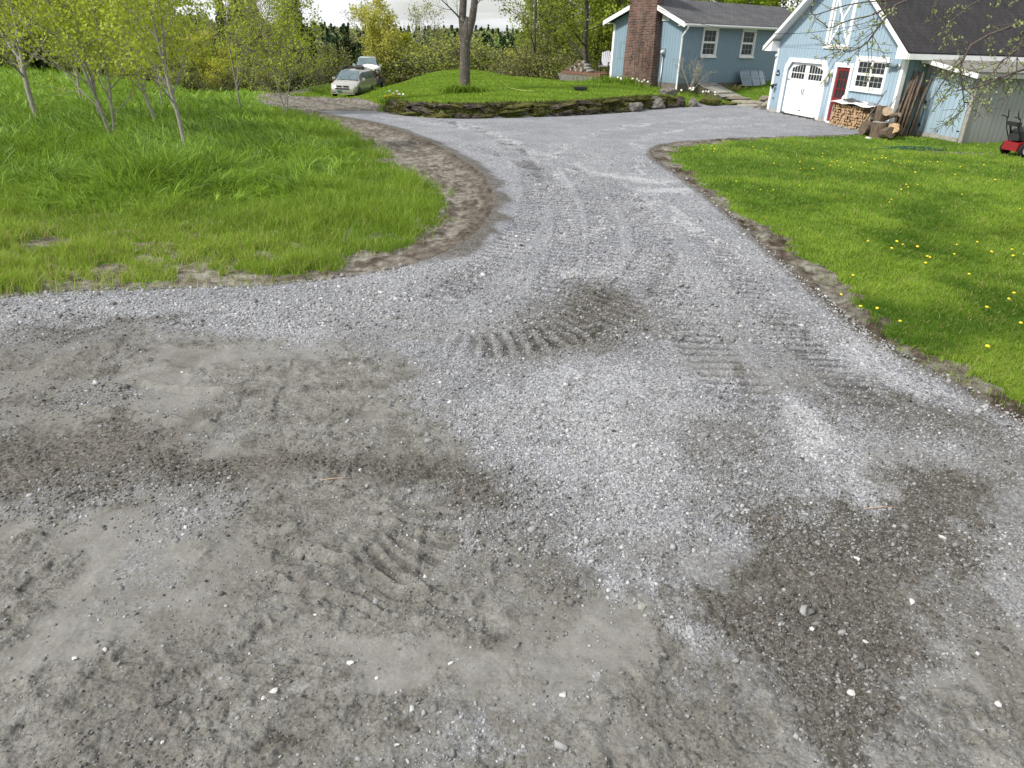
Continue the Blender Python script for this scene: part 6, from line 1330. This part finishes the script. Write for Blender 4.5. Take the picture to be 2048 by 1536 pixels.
# far wooded ridge and valley, one mass
def far_wood():
    q = np.random.default_rng(77); Vs, Ts = [], []
    for n, r0, r1, k, fs in ((420, 100, 250, 420, .040), (5200, 240, 640, 46, .12)):
        az = q.uniform(-.72, .72, n); rr_ = q.uniform(r0, r1, n); x = rr_ * np.sin(az); y = rr_ * np.cos(az); z = terrain(x, y)
        conif = q.random(n) < .25 + .25 * (vnoise(x / 60, y / 60, 4) > .55); h = np.where(conif, q.uniform(6, 10, n), q.uniform(5, 8, n)); wd = np.where(conif, h * .20, h * .42)
        u = q.random((n, k)); a = q.uniform(0, 6.283, (n, k)); rad = np.where(conif[:, None], (1 - u) * 1.0, np.sqrt(np.clip(1 - (2 * u - 1) ** 2, 0, 1))) * q.uniform(.4, 1.0, (n, k))
        P = np.stack([x[:, None] + np.cos(a) * rad * wd[:, None], y[:, None] + np.sin(a) * rad * wd[:, None], z[:, None] - .5 + h[:, None] * np.where(conif[:, None], u, .12 + .88 * u)], -1).reshape(-1, 3)
        m = len(P); s = np.repeat(h * fs, k); A = q.normal(0, 1, (m, 3)); A /= np.linalg.norm(A, axis=1)[:, None]; B = q.normal(0, 1, (m, 3)); B -= (A * B).sum(1)[:, None] * A; B /= np.linalg.norm(B, axis=1)[:, None]
        Vs.append(np.stack([P - A * s[:, None], P + B * s[:, None] * .8, P + A * s[:, None], P - B * s[:, None] * .8], 1).reshape(-1, 3)); Ts.append(np.repeat(np.repeat(np.where(conif, q.uniform(0, .25, n), q.uniform(.45, 1, n)), k), 4))
    V = np.concatenate(Vs); return npmesh('far_wood', V, np.arange(len(V)).reshape(-1, 4), M_farleaf, {'tone': np.concatenate(Ts)})
t = NT('far_wood_foliage', .9, .05); t.color(t.ramp(t.attr('tone'), [(0, (.022, .050, .030)), (.3, (.045, .08, .042)), (.5, (.16, .16, .09)), (.8, (.21, .24, .09)), (1, (.28, .32, .10))])); M_farleaf = t.m
tag(link('far_wood', far_wood()), 'mixed wood covering the valley and the low far ridge', 'wood', kind='stuff')

# ------------------------------------------------------------------ shrubs and flowers by the house
def bare_shrub(p, label, seed, s=1.0):
    r = random.Random(seed); out, tips = [], []
    for k in range(9): grow(r, (r.uniform(-.1, .1), r.uniform(-.1, .1), 0), (r.uniform(-.75, .75), r.uniform(-.5, .5), 1), 1.45 * s * r.uniform(.7, 1.1), .018, 1, out, tips, .03, .12, (0, 6, 4), (0, 38, 40), .25, 3, .45, .3, 6)
    t = empty('bare_shrub', p, 0, label, 'shrub'); link('stems', wood_mesh('stems', out, M_sapbark, .006), t); link('leaf_buds', leaf_mesh('leaf_buds', tips[::4], 1, .03, .035, M_olive, np.random.default_rng(seed)), t)
bare_shrub(HM @ Vector((.25, -.75, -.25)), 'leafless grey twiggy bush between the downpipe and the bulkhead', 41, 1.1)
M_petal_w = plain('white_petals', (.80, .78, .66), .7); M_petal_y = plain('yellow_petals', (.78, .62, .03), .6); M_stem = plain('green_stem', (.05, .12, .02), .8)
def daffodils(p, n, mat, label, seed, spread=.3):
    r = random.Random(seed); q = np.random.default_rng(seed); t = empty('daffodil_clump', p, 0, label, 'flowers'); k = n * 14
    V, F, T = blades(q.normal(0, spread, k), q.normal(0, spread * .6, k), np.zeros(k), q.uniform(.15, .34, k), np.full(k, .022), q.uniform(.2, .8, k), q.random(k), q, 2); o = link('leaves', npmesh('leaves', V, F, M_short, {'tone': T}, True), t)
    for i in range(n):
        x, y, h_ = r.gauss(0, spread), r.gauss(-.05, spread * .5), r.uniform(.26, .40); m = MB()
        m.lathe([(0, -.01), (.045, .0), (.055, .015), (.02, .02), (.022, .04), (0, .045)], (0, 0, 0), 'y', 7); f = m.build('flower', mat, t, (x, y, h_)); f.rotation_euler = (R(10), 0, r.uniform(-1, 1)); f.scale = (1.2, -1.2, 1.2)
for i, (lx, ly, n, mt, lab) in enumerate([(-1.3, 1.2, 5, M_petal_w, 'white daffodils left of the downpipe near the chimney'), (-1.7, 2.0, 4, M_petal_w, 'white daffodils before the brick chimney'), (-.35, -1.0, 6, M_petal_w, 'white daffodils just right of the downpipe'), (.45, -1.7, 5, M_petal_w, 'white daffodils between bare bush and boulders')]):
    p = HM @ Vector((lx, ly, 0)); daffodils((p.x, p.y, gz(p.x, p.y)), n, mt, lab, 60 + i)
daffodils((-6.1, 35.0, gz(-6.1, 35.0)), 8, M_petal_y, 'yellow daffodils at the left end of the stone wall', 70, .3); daffodils((-5.6, 34.2, gz(-5.6, 34.2)), 6, M_petal_w, 'white daffodils at the left end of the stone wall', 71, .25)
p = HM @ Vector((-.9, 3.0, 0)); k = 900; q = np.random.default_rng(9); V, F, T = blades(p.x + q.normal(0, .9, k), p.y + q.normal(0, .35, k), np.full(k, gz(p.x, p.y)), q.uniform(.15, .45, k), np.full(k, .03), q.uniform(.3, 1.1, k), q.random(k), q, 3)
tag(link('border_plants', npmesh('border_plants', V, F, M_short, {'tone': T}, True)), 'tall green leaves growing along the foot of the brick chimney', 'plants', kind='stuff')
# dandelions
m = MB(); m.lathe([(0, .010), (.010, .012), (.018, .007), (.019, .0), (.010, -.008), (0, -.010)], n=9); fl = m.mesh('flower_head', M_petal_y); m = MB(); m.tube([(0, 0, -.075), (.004, 0, -.008)], .0022, 4); stm = m.mesh('stem', M_stem)
dr_ = random.Random(12); spots = [(4.05, 8.0), (4.22, 7.95), (3.98, 8.4), (4.45, 9.2), (4.9, 6.9), (4.3, 7.55), (4.95, 6.1)]
centres = [(8.8, 19.5, 1.2, 14), (7.2, 18.2, 1.0, 7), (6.6, 10.3, .9, 18), (8.2, 10.0, .9, 12), (9.0, 14.2, 1.2, 9), (12.8, 13.2, .9, 10), (5.0, 15.5, .6, 4), (7.5, 21.2, 1.4, 7), (11, 19, 1.6, 7), (6.0, 8.0, .7, 5), (5.2, 20.5, .8, 5)]
for cx, cy, sp, n in centres: spots += [(cx + dr_.gauss(0, sp), cy + dr_.gauss(0, sp * .7)) for _ in range(n)]
t0 = None
for x, y in spots:
    if t0 is None:
        t0 = empty('dandelion', (0, 0, 0), 0, 'yellow dandelion in the mown grass right of the driveway', 'flower', 'dandelions in the right lawn'); link('flower_head', fl, t0); link('stem', stm, t0); o = t0
    else: o = copy_tree(t0)
    o.location = (x, y, gz(x, y) + .095); o.rotation_euler = (dr_.uniform(-.3, .3), dr_.uniform(-.3, .3), 0); s_ = dr_.uniform(.8, 1.25); o.scale = (s_, s_, s_)
q = [(-7.2, 38.5), (-9.4, 41), (-8.7, 43.5), (-10.2, 45), (-7.6, 41), (-4.6, 33), (-3.4, 33.2), (-1.8, 33.5), (1.2, 34.4), (2.2, 35), (-9.0, 47), (-6.4, 38)]
for k, (x, y) in enumerate(q):
    o = copy_tree(t0); o['label'] = 'yellow dandelion in the grass of the raised lawn behind the wall'; o['group'] = 'dandelions in the raised lawn'; o.location = (x, y, gz(x, y) + .10); o.scale = (1.4, 1.4, 1.4)

# ------------------------------------------------------------------ apple tree whose branches hang in from the right
def apple():
    r = random.Random(5); out, tips = [], []; b = Vector((10.2, 12.6, gz(10.2, 12.6))); T_ = lambda p: Vector(p) - b
    t = empty('apple_tree', b, 0, 'old apple tree whose budding crooked branches hang over the lawn at upper right', 'tree')
    m = MB(); m.tube([(0, 0, -.1), (.05, 0, .7), (-.05, -.1, 1.5), (-.3, -.2, 2.3)], [.24, .19, .17, .14], 10); m.build('trunk', M_maplebark, t)
    limbs = [[(9.9,12.4,2.3),(8.6,11.8,3.2),(7.0,11.3,3.6),(5.9,11,3.65),(5.02,11,3.41),(4.87,11,3.18),(4.79,11,3.02),(4.7,11,2.86),(4.48,11,2.75),(4.37,11,2.79)],
      [(9.9,12.4,2.3),(9.2,11.6,3.1),(8.0,11.2,3.35),(7.0,11,3.3),(6.15,11,2.96),(6.09,11,2.72),(6.08,11,2.6),(6.22,11,2.3),(6.30,11,2.1)],
      [(9.9,12.4,2.2),(8.9,11.6,2.8),(7.8,11.1,2.85),(6.97,11,2.63),(6.6,11,2.47),(6.4,11,2.37),(6.09,11,2.31)],
      [(9.6,12.3,2.5),(8.5,12.5,3.4),(7.4,12.3,3.75),(6.6,12,3.5),(6.2,11.8,3.2)], [(9.9,12.4,2.4),(9.3,11.9,3.5),(8.2,11.4,3.8),(7.2,11.2,3.6),(6.9,11.1,3.2),(6.8,11,2.85),(6.9,11,2.5)],
      [(9.8,12.4,2.4),(8.8,12.6,3.0),(7.9,12.2,3.1),(7.3,12,2.8),(7.0,11.9,2.4)]]
    for L_ in limbs:
        L_ = smooth_line3(L_, 1); pts = [T_(p) for p in L_]; n = len(pts); rads = [.024 * (1 - i / n) ** 1.0 + .0045 for i in range(n)]; out.append((pts, rads, 1))
        for i in range(int(n * .34), n):
            for _ in range(1 + (i % 2)):
                d = (pts[i] - pts[i - 1]).normalized(); o = Matrix.Rotation(r.uniform(0, 6.28), 3, d) @ d.orthogonal().normalized(); nd = d * .75 + o * .8 + Vector((-.1, 0, -.12))
                grow(r, pts[i], nd, r.uniform(.25, .7), max(.005, rads[i] * .4), 2, out, tips, -.01, .16, (0, 0, 4, 2), (0, 0, 50, 50), .1, 3, .42, .4, 6)
    for A in ([(4.87,11,3.34),(4.75,11,3.23),(4.34,11,3.14),(4.17,11,3.03),(4.06,11,3.11)], [(5.0,11,3.42),(4.41,11,3.36),(4.05,11,3.24),(3.91,11,3.19),(3.86,11,3.26)], [(6.09,11,2.72),(5.9,11,2.44),(5.83,11,2.24)]):
        pts = [T_(p) for p in smooth_line3(A, 1)]; out.append((pts, [.013 - .008 * i / len(pts) for i in range(len(pts))], 2))
        for i in range(1, len(pts)): grow(r, pts[i], (pts[i] - pts[i - 1]).normalized() + Vector((r.uniform(-.6, .6), r.uniform(-.6, .6), r.uniform(-.5, .6))), r.uniform(.15, .35), .005, 3, out, tips, .02, .16, (0,) * 4, (0,) * 4, .1, 3, .4, .5, 4)
    link('branches', wood_mesh('branches', out, bark('apple_twig_bark', (.045, .035, .032), (.16, .13, .115), 20), .0035, (7, 6, 4, 4)), t)
    link('leaf_buds', leaf_mesh('leaf_buds', tips[::3], 3, .020, .034, leafmat('apple_bud_leaf', (.12, .20, .04), (.42, .46, .22), .35), np.random.default_rng(5)), t)
def smooth_line3(P, k):
    P = [Vector(p) for p in P]
    for _ in range(k):
        Q = [P[0]]
        for a, b in zip(P[:-1], P[1:]): Q += [a.lerp(b, .25), a.lerp(b, .75)]
        P = Q + [P[-1]]
    return P
apple()
